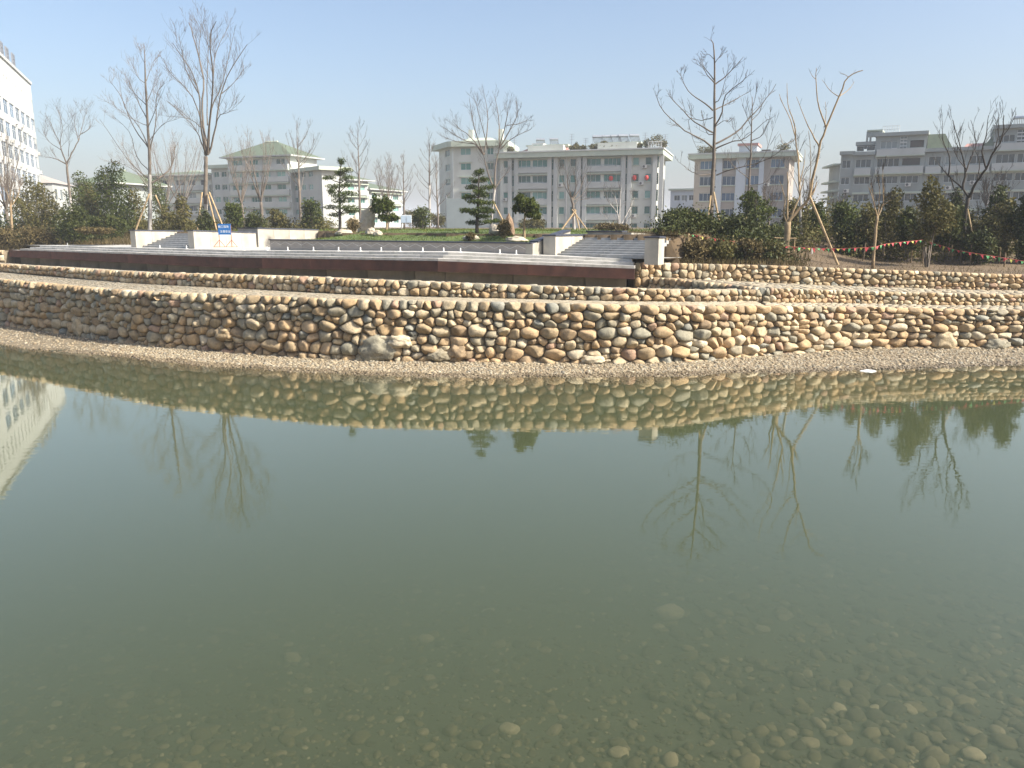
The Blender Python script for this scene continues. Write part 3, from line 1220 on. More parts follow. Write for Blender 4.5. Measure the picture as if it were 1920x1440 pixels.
def plaza_wall(label, p0, p1, q0, q1, z0, zt0, zt1, cap=True, capw=0.04, mat=None, name='white_wall', cat='wall', along='q'):
    """straight clad wall in the plaza frame; its top runs from zt0 (front) to zt1 (back)"""
    root = thing(name, label, cat, pl((p0 + p1) / 2, q0, z0))
    zt = lambda p, q: zt0 + (zt1 - zt0) * ((q - q0) / max(.01, q1 - q0) if along == 'q' else (p - p0) / (p1 - p0))
    n = max(1, int(round(((q1 - q0) if along == 'q' else (p1 - p0)) / 1.1)))
    for i in range(n):
        f0, f1 = i / n, (i + 1) / n
        mb = MB()
        g = 0.006
        if along == 'q':
            a0, a1, b0, b1 = p0, p1, q0 + (q1 - q0) * f0 + g, q0 + (q1 - q0) * f1 - g
        else:
            a0, a1, b0, b1 = p0 + (p1 - p0) * f0 + g, p0 + (p1 - p0) * f1 - g, q0, q1
        c = pl((a0 + a1) / 2, (b0 + b1) / 2, z0)
        k = len(mb.v)
        for zf in (0, 1):
            for (pp, qq) in ((a0, b0), (a1, b0), (a1, b1), (a0, b1)):
                w = pl(pp, qq, zt(pp, qq) if zf else z0) - c
                mb.v.append(w)
        for q in ((0, 3, 2, 1), (4, 5, 6, 7), (0, 1, 5, 4), (1, 2, 6, 5), (2, 3, 7, 6), (3, 0, 4, 7)):
            mb.f.append(q)
        obj('cladding_panel', mb.mesh('cladding_panel', mat or M_WHITE), root, c)
    if cap:
        mb = MB()
        for zf in (0.0, 0.06):
            for (pp, qq) in ((p0 - capw, q0 - capw), (p1 + capw, q0 - capw), (p1 + capw, q1), (p0 - capw, q1)):
                mb.v.append(pl(pp, qq, zt(min(max(pp, p0), p1), min(max(qq, q0), q1)) + zf))
        for q in ((0, 3, 2, 1), (4, 5, 6, 7), (0, 1, 5, 4), (1, 2, 6, 5), (2, 3, 7, 6), (3, 0, 4, 7)):
            mb.f.append(q)
        obj('cap', mb.mesh('cap', M_CAP), root)
    return root


def stair(label, p0, p1, q0, n, tread, z0, z1):
    root = thing('stair', label, 'stairs', pl((p0 + p1) / 2, q0, z0))
    for i in range(n):
        zt = z0 + (z1 - z0) * (i + 1) / n
        m = max(1, int((p1 - p0) / 1.4))
        for k in range(m):
            a, b = p0 + (p1 - p0) * k / m + .004, p0 + (p1 - p0) * (k + 1) / m - .004
            c = pl((a + b) / 2, q0 + tread * i, zt)
            mb = MB()
            mb.box(a, b, q0 + tread * i, q0 + tread * (i + 1) + (0.05 if i < n - 1 else 0.8), zt - (z1 - z0) / n - 0.05, zt + rng.uniform(-.002, .002),
                   fr=lambda x, y, z: pl(x, y, z) - c)
            obj('stair_tread', mb.mesh('stair_tread', M_STAIR), root, c)
    return root


# right stair and its walls
stair('grey granite stair on the right between two clad walls', 1.02, 4.8, 0.75, 8, 0.30, 3.05, 3.72)
plaza_wall('pale clad wall on the left side of the right stair', 0.45, 1.0, 0.6, 3.2, 2.95, 3.80, 3.80, mat=M_WHITE)
plaza_wall('grey end wall on the right side of the right stair, beside a dark shrub', 4.82, 5.36, 0.45, 1.0, 2.8, 3.76, 3.76)
plaza_wall('grey wall with dark cap across the top of the right stair', 1.0, 2.55, 3.25, 3.75, 3.5, 3.94, 3.94, along='p')
plaza_wall('sunlit wedge wall descending behind the right stair', 2.56, 3.0, 3.25, 7.0, 3.4, 3.92, 3.80, cap=False)
# left stair and its walls
stair('grey granite stair on the left near the blue sign', -26.18, -21.42, 0.5, 8, 0.30, 3.0, 3.78)
plaza_wall('leftmost pale clad wall beside the left stair', -26.7, -26.2, 0.1, 3.2, 2.7, 3.93, 3.88)
plaza_wall('sunlit clad wall behind the blue sign', -21.4, -20.9, 0.1, 4.2, 2.85, 3.93, 3.80)
plaza_wall('sunlit clad wall with dark cap, left of the lawn', -22.6, -20.85, 4.3, 9.0, 2.85, 4.05, 3.95)

# planter: front wall of clad panels with raised zigzag joints, sloped end wall, slate cap
plant = thing('planter', 'long low planter wall with zigzag pattern holding a sloping lawn', 'planter', pl(-7.3, 0, 3.2))
PP0, PP1 = -14.8, 0.0
np_ = 20
for i in range(np_):
    a, b = PP0 + (PP1 - PP0) * i / np_ + .003, PP0 + (PP1 - PP0) * (i + 1) / np_ - .003
    c = pl((a + b) / 2, 0, 3.2)
    mb = MB().box(a, b, 0.0, 0.30, 2.9, 3.50, fr=lambda x, y, z: pl(x, y, z) - c)
    obj('cladding_panel', mb.mesh('cladding_panel', M_PLANTER), plant, c)
    # raised pale zigzag
    mb = MB()
    m_ = (a + b) / 2
    for (x0, z0, x1, z1) in ((a, 3.30, m_, 3.44), (m_, 3.44, b, 3.30)):
        d = Vector((x1 - x0, z1 - z0)).normalized() * 0.012
        k = len(mb.v)
        for qq in (-0.012, 0.001):
            for (x, z) in ((x0 + d.y, z0 - d.x), (x1 + d.y, z1 - d.x), (x1 - d.y, z1 + d.x), (x0 - d.y, z0 + d.x)):
                mb.v.append(pl(x, qq, z) - c)
        for q in ((0, 1, 2, 3), (0, 4, 5, 1), (1, 5, 6, 2), (2, 6, 7, 3), (3, 7, 4, 0)):
            mb.f.append(tuple(k + w for w in q))
    obj('zigzag_inlay', mb.mesh('zigzag_inlay', M_JOINT), plant, c)
mb = MB().box(PP0 - .04, PP1 + .3, -0.05, 0.33, 3.503, 3.56, fr=lambda x, y, z: pl(x, y, z))
obj('cap', mb.mesh('cap', M_CAP), plant)
mb = MB()
for zf in (0, 1):
    for (p_, q_) in ((0.003, 0.0), (0.33, 0.0), (0.33, 3.0), (0.003, 3.0)):
        mb.v.append(pl(p_, q_ + (0.335 if q_ == 0 and zf == 9 else 0), (3.50 + q_ * 0.16) if zf else 2.9))
for q in ((0, 3, 2, 1), (4, 5, 6, 7), (0, 1, 5, 4), (1, 2, 6, 5), (2, 3, 7, 6), (3, 0, 4, 7)):
    mb.f.append(q)
obj('end_wall', mb.mesh('end_wall', M_WHITE), plant)
mb = MB()
for zf in (0, 0.055):
    for (p_, q_) in ((-0.03, 0.335), (0.37, 0.335), (0.37, 3.0), (-0.03, 3.0)):
        mb.v.append(pl(p_, q_, 3.505 + q_ * 0.16 + zf))
for q in ((0, 3, 2, 1), (4, 5, 6, 7), (0, 1, 5, 4), (1, 2, 6, 5), (2, 3, 7, 6), (3, 0, 4, 7)):
    mb.f.append(q)
obj('sloped_cap', mb.mesh('sloped_cap', M_CAP), plant)


def lawn_z(p, q):
    e = sstep(0.3, 5.0, q) * sstep(PP0 - 0.1, PP0 + 2.8, p) * (1 - 0.25 * sstep(-3, 0.2, p))
    return 3.47 + 0.50 * e + 0.05 * mnoise.noise(Vector((p * .5, q * .5, 7))) * e


ps = np.arange(PP0, 0.01, 0.37)
qs = np.arange(0.3, 11.5, 0.4)
V = [pl(p_, q_, lawn_z(p_, q_)) for q_ in qs for p_ in ps]
n_ = len(ps)
Fq = [(j * n_ + i, j * n_ + i + 1, (j + 1) * n_ + i + 1, (j + 1) * n_ + i) for j in range(len(qs) - 1) for i in range(n_ - 1)]
o = obj('lawn', pm('lawn', V, Fq, M_LAWN, True))
tag(o, 'sloping green lawn mound behind the zigzag planter wall', kind='structure')


def blades(name, pts, hmin, hmax, mat, seed, label, w=0.012, lean=0.5):
    rs_ = np.random.RandomState(seed)
    n = len(pts)
    P_ = np.asarray(pts, dtype=float)
    h = rs_.uniform(hmin, hmax, n)
    a = rs_.uniform(0, 6.283, n)
    dx, dy = np.cos(a) * w * h / hmax, np.sin(a) * w * h / hmax
    l1, l2 = rs_.normal(0, lean, n) * h, rs_.normal(0, lean, n) * h
    V = np.zeros((n, 3, 3))
    V[:, 0] = P_ - np.stack([dx, dy, np.zeros(n) + .01], 1)
    V[:, 1] = P_ + np.stack([dx, dy, np.zeros(n) - .01], 1)
    V[:, 2] = P_ + np.stack([l1, l2, h], 1)
    Fc = np.arange(n * 3).reshape(n, 3)
    o_ = obj(name, fm(name, V.reshape(-1, 3), Fc, mat, False, np.repeat(rs_.rand(n), 3)))
    tag(o_, label, None, None, 'stuff')
    return o_


rs = np.random.RandomState(8)
pts = []
for _ in range(16000):
    p_, q_ = rs.uniform(PP0, -0.05), 0.35 + 9 * rs.rand() ** 1.4
    pts.append(pl(p_, q_, lawn_z(p_, q_)))
blades('lawn_grass', pts, 0.04, 0.10, M_GRASS, 9, 'short green grass on the planter mound', 0.014)

# ------------------------------------------------------------------ white stub posts along the landing
mbp = MB()
mbp.tube([(0, 0, 0), (0, 0, 0.15), (0, 0, 0.175)], [0.028, 0.026, 0.012], 8)
mbb = MB().box(-.07, .07, -.07, .07, -0.05, 0.012)
me_post, me_base = mbp.mesh('post', M_GLAZEW), mbb.mesh('base_plate', M_GLAZEW)
for i, (u, v) in enumerate([(126, 464), (300, 464), (348, 463), (459, 465), (502, 465), (539, 466), (588, 467), (635, 468), (677, 469), (715, 470), (752, 471),
                            (794, 472), (831, 473), (862, 474), (936, 475), (969, 476)]):
    d = ray(u, v)
    # meet the landing just behind the top step
    P3 = edge_pts(0.02 + TREAD * NST - 0.15)
    best = None
    for k in range(NSEG):
        for t in range(101):
            f = t / 100
            w = P3[k].lerp(P3[k + 1], f)
            z = zE[k] + (zE[k + 1] - zE[k]) * f + RISE * NST
            e = abs(proj((w.x, w.y, z))[0] - u)
            if best is None or e < best[0]:
                best = (e, w.x, w.y, z)
    root = thing('stub_post', 'short white stub post on the landing edge, %s' % (
        ['leftmost by the brown hedge', 'in front of the left stair', 'at the left stair foot', 'right of the blue sign, first', 'right of the blue sign, second',
         'just right of the planter corner', 'second under the lawn planter', 'third under the lawn planter', 'below the lying garden rock', 'below the ball shaped tree',
         'below the notice board', 'below the grey billboard edge', 'left of the layered pine', 'below the tiered pine', 'below the brown standing rock', 'nearest the right stair'][i]),
        'post', (best[1], best[2], best[3]), 'white stub posts')
    local('post', me_post, root)
    local('base_plate', me_base, root)

# ------------------------------------------------------------------ blue warning sign
sp_ = pl(-18.0, -0.2)
zs = landing_z(sp_.x, sp_.y)
sq = PY(423, 461, sp_.y)
sg = thing('warning_sign', 'blue construction warning sign with white characters on red pipe legs', 'sign', (sq.x, sp_.y, 3.14))
mb = MB().box(-.32, .32, -.02, .02, 0.62, 1.16)
bd = obj('sign_board', mb.mesh('sign_board', M_BLUE), sg, WL[sg])
for sx in (-.31, .31):
    mb = MB().tube([(sx, .035, 0), (sx, .035, 1.1)], 0.018, 6)
    local('leg', mb.mesh('leg', M_REDPIPE), sg)
    for e in (-.3, .3):
        mb = MB().tube([(sx, .04, .36), (sx + e, .04 - .05, 0.0)], 0.014, 6)
        local('brace', mb.mesh('brace', M_REDPIPE), sg)
mb = MB().tube([(-.62, .0, .01), (.62, .0, .01)], 0.013, 6)
local('foot_bar', mb.mesh('foot_bar', M_REDPIPE), sg)


def text_part(body, size, loc, parent, mat, name='lettering'):
    cu = bpy.data.curves.new(name, 'FONT')
    cu.body = body
    cu.size = size
    cu.extrude = 0.002
    cu.align_x = 'CENTER'
    cu.align_y = 'CENTER'
    cu.materials.append(mat)
    t = bpy.data.objects.new(name, cu)
    COL.objects.link(t)
    bpy.context.view_layer.update()
    dg = bpy.context.evaluated_depsgraph_get()
    me = bpy.data.meshes.new_from_object(t.evaluated_get(dg))
    bpy.data.objects.remove(t)
    o_ = bpy.data.objects.new(name, me)
    COL.objects.link(o_)
    o_.parent = parent
    o_.location = loc
    o_.rotation_euler = (R(90), 0, 0)
    return o_


text_part('施工现场', 0.135, (-0.04, -0.024, 1.01), bd, M_TEXT)
text_part('注意安全', 0.135, (0.04, -0.024, 0.77), bd, M_TEXT)

# ------------------------------------------------------------------ plant materials
M_BARK = simple('grey_brown_bark', (0.15, 0.125, 0.10), 0.95, 0.35, 3.0, 0.02, 12)
M_BARKD = simple('dark_bark', (0.045, 0.037, 0.03), 0.95, 0.35, 3.0, 0.02, 12)
M_BARKT = simple('tan_bark', (0.30, 0.22, 0.13), 0.95, 0.3, 3.0, 0.02, 12)
M_BARKW = simple('limewashed_bark', (0.36, 0.34, 0.31), 0.95, 0.25, 3.0, 0.01, 12)
M_TWIG = simple('bare_twigs', (0.11, 0.092, 0.075), 0.95, 0.3, 1.0)
M_TWIGP = simple('pale_twigs', (0.17, 0.14, 0.115), 0.95, 0.3, 1.0)
LEAFS = {
    'dark': tinted('dark_leaves', [(0, (0.022, 0.030, 0.009)), (0.5, (0.048, 0.060, 0.017)), (0.85, (0.082, 0.088, 0.026)), (1, (0.09, 0.055, 0.025))], 0.55, 0.35, 1.5, 0, sub=0.15),
    'green': tinted('evergreen_leaves', [(0, (0.032, 0.046, 0.010)), (0.5, (0.060, 0.080, 0.017)), (1, (0.115, 0.125, 0.030))], 0.55, 0.35, 1.2, 0, sub=0.2),
    'olive': tinted('olive_leaves', [(0, (0.050, 0.052, 0.016)), (0.5, (0.100, 0.094, 0.031)), (1, (0.175, 0.145, 0.055))], 0.65, 0.35, 1.2, 0, sub=0.2),
    'pine': tinted('pine_needles', [(0, (0.022, 0.038, 0.010)), (0.5, (0.055, 0.080, 0.018)), (1, (0.12, 0.135, 0.035))], 0.6, 0.35, 2.0, 0, sub=0.15),
    'brown': tinted('dry_brown_leaves', [(0, (0.052, 0.042, 0.018)), (0.5, (0.10, 0.078, 0.034)), (1, (0.16, 0.125, 0.058))], 0.8, 0.35, 1.5, 0, sub=0.15),
}


def ground_at(u, v, y0=28.0):
    """where the column u meets the natural ground seen at height v"""
    best = None
    y = y0
    while y < 190:
        d = ray(u, v)
        x = d.x / d.y * y
        z = g_height(x, y)
        if z > HID + .1:
            e = proj((x, y, z))[1] - v
            if best is None or abs(e) < best[0]:
                best = (abs(e), x, y, z)
            if e < 0 and y > y0 + 2:
                break
        y += 0.5
    return Vector(best[1:])


def stand(u, Y):
    """the ground point in the column u at the distance Y"""
    x = 0
    z = 3.8
    for _ in range(3):
        v = proj((0, Y, z))[1]
        x = PY(u, v, Y).x
        z = g_height(x, Y)
        if z < HID + .1:
            z = 3.8
    return Vector((x, Y, z))


def limb(mb, pts, r0, r1, sides=5):
    n = len(pts)
    mb.tube(pts, [r0 + (r1 - r0) * (i / (n - 1)) ** 0.8 for i in range(n)], sides, cap=False)


def rand_dir(rng):
    while True:
        v = Vector((rng.uniform(-1, 1), rng.uniform(-1, 1), rng.uniform(-1, 1)))
        if 0.05 < v.length < 1:
            return v.normalized()


def twigs(mb, pts, r0, r1, rng, n, ln, level, up=0.35, spread=0.75, t0=0.3):
    """side shoots along a limb"""
    P = [Vector(p) for p in pts]
    seg = len(P) - 1
    for _ in range(n):
        t = t0 + (1 - t0) * rng.random() ** 0.85
        f = t * seg
        i = min(int(f), seg - 1)
        p = P[i].lerp(P[i + 1], f - i)
        tg = (P[i + 1] - P[i]).normalized()
        side = rand_dir(rng)
        side = (side - tg * side.dot(tg)).normalized()
        d = (tg * 0.75 + side * spread + Vector((0, 0, up))).normalized()
        L = ln * rng.uniform(0.55, 1.25) * (1.15 - 0.55 * t)
        r = max(0.006, min(r0 + (r1 - r0) * t, L * 0.013 + 0.003) * 0.68)
        Q = [p]
        q = p
        k = 3 if level == 0 else 4
        for j in range(k):
            d = (d + rand_dir(rng) * 0.16 + Vector((0, 0, 0.07 + up * .12))).normalized()
            q = q + d * (L / k)
            Q.append(q)
        limb(mb, Q, r, 0.0055, 3 if r < 0.03 else 4)
        if level > 0:
            twigs(mb, Q, r, 0.004, rng, max(2, int(n * 0.55)), L * 0.5, level - 1, up, spread, 0.2)


def wiggle(pts, rng, amt, sub=3):
    out = []
    P = [Vector(p) for p in pts]
    n = len(P)
    for i in range(n - 1):
        a, b = P[i], P[i + 1]
        p0, p3 = P[max(0, i - 1)], P[min(n - 1, i + 2)]
        for k in range(sub):
            t = k / sub
            c = 0.5 * ((2 * a) + (b - p0) * t + (2 * p0 - 5 * a + 4 * b - p3) * t * t + (3 * a - p0 - 3 * b + p3) * t ** 3)
            out.append(c + (rand_dir(rng) * amt if k else Vector()))
    out.append(P[-1])
    return out


def traced_tree(label, Y, trunk, tr, limbs, seed, zoom, tw=(6, 1.2, 1), bark=None, twigm=None, props=(), wash=None, up=0.35, name='bare_tree', base=None, spread=.75, cat='tree'):
    """a bare tree whose trunk and main limbs follow the photograph; limbs also lean towards and away from it"""
    rng = random.Random(seed)
    s, ox, oy = zoom
    T = lambda p, y: PY(p[0] / s + ox, p[1] / s + oy, y)
    pxm = Y / FPX / s * 1.0
    b0 = T(trunk[0], Y)
    gz = base if base is not None else g_height(b0.x, b0.y)
    if gz < HID + .1:
        gz = Z_UP
    root = thing(name, label, cat, (b0.x, b0.y, gz - 0.02))
    tp = [T(p, Y) for p in trunk]
    tp[0].z = gz - 0.05
    mb = MB()
    n = len(tp)
    tp2 = wiggle(tp, rng, 0.02)
    n2 = len(tp2)
    rad = [tr[0] * pxm + (tr[1] - tr[0]) * pxm * i / (n2 - 1) for i in range(n2)]
    rad[0] *= 1.25
    mb.tube(tp2, rad, 9, cap=True)
    if wash:
        zc = T((0, wash), Y).z
        low = MB()
        k = max(2, sum(1 for p in tp2 if p.z < zc))
        low.tube(tp2[:k], [r * 1.01 + 0.003 for r in rad[:k]], 9, cap=False)
        tk = obj('trunk', mb.mesh('trunk', bark or M_BARK, True), root)
        obj('limewash', low.mesh('limewash', M_BARKW, True), tk)
    else:
        obj('trunk', mb.mesh('trunk', bark or M_BARK, True), root)
    mbr = MB()
    mt = MB()
    for L in limbs:
        pts, r = L[0], L[1]
        sway = rng.uniform(-1, 1) * (L[2] if len(L) > 2 else 0.55)
        w0 = T(pts[0], Y)
        tot = 0
        P = [w0]
        off0 = L[3] if len(L) > 3 else 0.0
        for a, b in zip(pts, pts[1:]):
            la = math.hypot(b[0] - a[0], b[1] - a[1]) * pxm
            tot += la
            P.append(T(b, Y + off0 + sway * tot))
        P = wiggle(P, rng, 0.03 * min(1, tot / 3))
        limb(mbr, P, r * pxm, max(0.006, r * pxm * 0.22), 6)
        twigs(mt, P, r * pxm * 0.7, 0.005, rng, tw[0], tw[1] * min(1.0, 0.4 + tot / 5), tw[2], up, spread)
    if tw[0]:
        twigs(mt, tp2, rad[-1], rad[-1], rng, max(2, tw[0] // 2), tw[1], tw[2], up, spread, 0.75)
    br = obj('branches', mbr.mesh('branches', bark or M_BARK, True), root)
    obj('twigs', mt.mesh('twigs', twigm or M_TWIG), br)['kind'] = 'stuff'
    for a, b, r in props:
        A, B = T(a, Y - 0.2), T(b, Y - 0.8)
        bz = g_height(B.x, B.y)
        if bz > HID + .1:
            B.z = bz - 0.05
        m_ = MB().tube([A, (A + B) / 2 + Vector((0, 0, .01)), B], r * pxm, 7)
        obj('support_pole', m_.mesh('support_pole', M_WOOD), root)
    return root


Z1 = (3.43, 0, 60)
traced_tree('pollarded bare tree with thick cut limbs beside the tall white building', 74, [(455, 1120), (440, 960), (430, 850)], (8, 6),
            [([(430, 850), (395, 760), (385, 720), (340, 620), (290, 520)], 4.5), ([(430, 850), (460, 780), (505, 700), (515, 660), (575, 620), (580, 560)], 5),
             ([(430, 850), (370, 820), (315, 805)], 5), ([(385, 720), (400, 600), (375, 500)], 2.5), ([(505, 700), (480, 600), (490, 520)], 2.5),
             ([(515, 660), (540, 560), (560, 510)], 2), ([(440, 800), (445, 700), (440, 640)], 2.2), ([(395, 760), (310, 700), (270, 620)], 2.5)],
            1, Z1, (10, 2.0, 1), wash=1000)
traced_tree('tall bare ginkgo with upswept branches and limewashed trunk, left of the largest bare tree', 62,
            [(962, 1275), (965, 1000), (960, 760), (940, 400), (932, 200), (928, 90)], (13, 1.2),
            [([(965, 760), (855, 600), (770, 400), (700, 310)], 4), ([(950, 740), (900, 620), (800, 480), (760, 260)], 3.5), ([(945, 560), (880, 430), (785, 230)], 3.5),
             ([(940, 470), (870, 400), (810, 330)], 3), ([(935, 330), (880, 280), (840, 180)], 2.5), ([(938, 320), (965, 250), (990, 180)], 2.5),
             ([(940, 465), (980, 370), (1010, 280)], 3), ([(950, 620), (1000, 500), (1060, 350)], 3), ([(965, 760), (1000, 600), (1010, 400), (1060, 330)], 4.5),
             ([(962, 950), (880, 880), (800, 790), (640, 560)], 4), ([(965, 1000), (880, 900), (740, 830)], 3), ([(965, 900), (880, 800), (830, 640), (720, 540)], 3),
             ([(945, 600), (850, 560), (720, 460)], 2.5), ([(960, 700), (1040, 600), (1140, 560)], 2.5), ([(930, 200), (905, 150), (900, 110)], 1.5),
             ([(975, 970), (1050, 920), (1100, 870), (1120, 800), (1128, 720)], 7)],
            2, Z1, (10, 1.7, 1), twigm=M_TWIGP, wash=880, props=[((960, 1040), (850, 1260), 5), ((1000, 1050), (1108, 1275), 5)])
traced_tree('largest bare tree, vase shaped crown of many upright limbs, behind the blue sign', 60,
            [(1318, 1250), (1322, 1000), (1325, 800)], (14, 11),
            [([(1325, 800), (1290, 700), (1240, 600), (1070, 440)], 5), ([(1320, 790), (1290, 560), (1280, 400), (1230, 250), (1110, 70)], 7),
             ([(1330, 790), (1300, 500), (1310, 300), (1240, 20), (1215, -60)], 8), ([(1335, 790), (1350, 560), (1370, 300), (1350, 50), (1390, -70)], 8),
             ([(1345, 780), (1390, 600), (1420, 400), (1480, 250), (1590, 80)], 7), ([(1340, 790), (1360, 500), (1430, 330), (1500, 30)], 6),
             ([(1330, 700), (1240, 420), (1100, 270), (1050, 170)], 4.5), ([(1350, 770), (1400, 560), (1460, 520), (1530, 500)], 3.5),
             ([(1300, 620), (1220, 560), (1070, 540)], 3), ([(1310, 300), (1280, 150), (1290, -40)], 4), ([(1370, 300), (1390, 130), (1470, -40)], 4),
             ([(1280, 400), (1190, 230), (1150, 10)], 4), ([(1420, 400), (1500, 330), (1570, 240)], 3), ([(1335, 600), (1330, 350), (1340, 100), (1310, -80)], 4)],
            3, Z1, (11, 2.0, 1), up=0.4, spread=.65, wash=1010, props=[((1300, 1030), (1260, 1230), 5), ((1335, 1040), (1395, 1230), 5), ((1345, 1030), (1450, 1235), 5)])
Z3 = (4.0, 780, 160)
traced_tree('spreading bare tree in front of the central apartment block', 76,
            [(560, 1080), (575, 900), (590, 780)], (10, 9),
            [([(590, 780), (540, 660), (505, 520)], 11, .2), ([(590, 780), (595, 620), (625, 470)], 11, .2),
             ([(505, 520), (440, 440), (340, 400), (180, 300)], 6), ([(505, 520), (440, 330), (400, 100)], 6), ([(510, 520), (540, 250), (510, 70)], 6),
             ([(625, 470), (620, 250), (590, 80)], 6), ([(625, 470), (680, 250), (690, 150)], 5), ([(630, 480), (720, 400), (860, 330)], 5),
             ([(625, 470), (740, 270), (770, 180)], 5), ([(500, 500), (400, 380), (330, 330), (270, 260)], 5), ([(540, 480), (480, 250), (450, 120)], 4),
             ([(680, 300), (760, 290), (840, 260)], 3.5), ([(440, 440), (300, 420), (200, 380)], 3.5), ([(590, 780), (650, 690), (700, 640)], 5)],
            4, Z3, (11, 1.6, 1), wash=640, props=[((575, 865), (690, 1060), 6)])
traced_tree('grey bare tree with bushy crown on crossed props, above the right stair', 66,
            [(1185, 1090), (1180, 930), (1165, 840)], (11, 9),
            [([(1165, 840), (1140, 760), (1130, 640)], 6), ([(1170, 850), (1200, 760), (1180, 620)], 6), ([(1170, 860), (1230, 780), (1270, 660)], 6),
             ([(1165, 850), (1110, 740), (1070, 640)], 4.5), ([(1175, 860), (1240, 830), (1310, 720)], 4.5), ([(1180, 900), (1220, 860), (1300, 850)], 4)],
            5, Z3, (10, 1.6, 1), up=0.5, spread=.6, wash=930, props=[((1200, 935), (1085, 1115), 6), ((1170, 930), (1290, 1075), 5), ((1190, 930), (1230, 1080), 5)])
traced_tree('pale multi stemmed bare shrub tree right of the crossed props', 62,
            [(1525, 1100), (1525, 1050)], (8, 7),
            [([(1525, 1060), (1510, 960), (1440, 870), (1400, 800)], 6), ([(1525, 1060), (1530, 900), (1540, 740)], 6), ([(1530, 1060), (1590, 950), (1640, 840)], 6),
             ([(1480, 1080), (1440, 1010), (1400, 960)], 5), ([(1540, 1090), (1590, 1000), (1620, 930)], 5), ([(1510, 960), (1500, 860), (1470, 800)], 4)],
            6, Z3, (9, 1.3, 1), bark=M_BARKW, up=.4)
Z4 = (3.13, 1220, 60)
traced_tree('tall bare ginkgo with wide sweeping tiers of branches on the right', 36.5,
            [(355, 1150), (362, 900), (372, 660), (374, 400), (372, 110), (352, 40)], (14, 1.2),
            [([(365, 680), (280, 620), (200, 580), (80, 470), (35, 370)], 6), ([(365, 590), (260, 530), (160, 430), (100, 360)], 5), ([(365, 460), (290, 400), (220, 345), (170, 240)], 5),
             ([(372, 660), (500, 590), (580, 500), (650, 430), (735, 305)], 6), ([(372, 690), (460, 650), (560, 620), (690, 510)], 5), ([(375, 460), (450, 420), (580, 350)], 4.5),
             ([(375, 310), (450, 250), (545, 145)], 4.5), ([(375, 300), (330, 250), (295, 180)], 4), ([(372, 570), (420, 470), (440, 370), (540, 290), (570, 220)], 5),
             ([(372, 420), (410, 380), (450, 230)], 3.5), ([(370, 280), (310, 200), (300, 160)], 3), ([(372, 190), (400, 150), (430, 120)], 2.5), ([(368, 600), (330, 590), (300, 460)], 3.5),
             ([(370, 830), (300, 840), (240, 820), (160, 760)], 3.5), ([(385, 840), (500, 800), (700, 740), (840, 640)], 4.5), ([(372, 160), (340, 130), (320, 140)], 2),
             ([(365, 500), (300, 520), (220, 520), (270, 680)], 3), ([(375, 560), (430, 520), (460, 530)], 2.5)],
            7, Z4, (6, 0.9, 1), bark=M_BARK, up=.3, props=[((370, 940), (437, 1090), 6), ((352, 960), (330, 1100), 5)])
traced_tree('slender bare leader tree behind the sweeping ginkgo', 52,
            [(560, 1110), (578, 900), (590, 640), (596, 380)], (9, 1.5),
            [([(585, 700), (520, 620), (480, 560)], 3), ([(588, 640), (660, 600), (700, 500)], 3), ([(580, 800), (660, 740), (720, 560)], 3), ([(575, 860), (500, 800), (450, 740)], 3),
             ([(592, 560), (560, 480), (540, 430)], 2.5), ([(592, 520), (640, 470), (650, 420)], 2.5), ([(580, 900), (680, 880), (750, 780)], 2.5), ([(590, 460), (610, 400), (620, 340)], 2)],
            8, Z4, (7, 1.5, 1), twigm=M_TWIGP, up=.6, spread=.5)
traced_tree('low forked bare tree with tan trunk and long V of cut limbs', 34.0,
            [(795, 1325), (800, 1220), (806, 1115)], (17, 18),
            [([(800, 1120), (780, 1050), (790, 980), (755, 870)], 7, .2), ([(805, 1115), (803, 1000), (806, 900), (800, 820)], 7, .2),
             ([(810, 1115), (870, 1040), (930, 970), (960, 820), (990, 680), (1030, 560), (1105, 380), (1160, 265), (1245, 225)], 11, .15),
             ([(925, 975), (960, 930), (975, 880)], 8, .2), ([(1030, 560), (990, 450), (970, 280), (972, 210)], 5), ([(990, 680), (950, 600), (910, 520), (855, 380)], 5),
             ([(1105, 380), (1160, 340), (1195, 290)], 3), ([(815, 1110), (850, 1020), (875, 960), (900, 860)], 8, .2),
             ([(875, 960), (868, 800), (850, 620), (800, 470), (755, 365)], 6), ([(850, 620), (843, 540), (805, 420), (800, 300)], 4.5), ([(1105, 380), (1060, 350), (1005, 280)], 3),
             ([(925, 960), (940, 800), (925, 580)], 3.5), ([(870, 900), (900, 780), (905, 690)], 3.5), ([(972, 280), (950, 260), (936, 235)], 2.2), ([(1160, 265), (1140, 250), (1115, 240)], 2.2),
             ([(850, 620), (830, 640), (780, 660), (760, 600)], 2.5), ([(1020, 560), (1030, 470), (1025, 410)], 2.5)],
            9, Z4, (2, 0.55, 0), bark=M_BARKT, twigm=M_TWIG, up=.3, props=[((933, 965), (1105, 1338), 7)])
traced_tree('pale straight trunk standing behind the low forked tree', 40,
            [(880, 1280), (878, 1100), (876, 960), (872, 840)], (8, 6),
            [([(876, 960), (840, 860), (800, 800)], 4), ([(874, 900), (920, 800), (960, 740)], 4), ([(872, 840), (860, 760), (870, 640)], 4)],
            10, Z4, (7, 1.4, 1), bark=M_BARKW, up=.5)
Z5 = (4.8, 1520, 200)
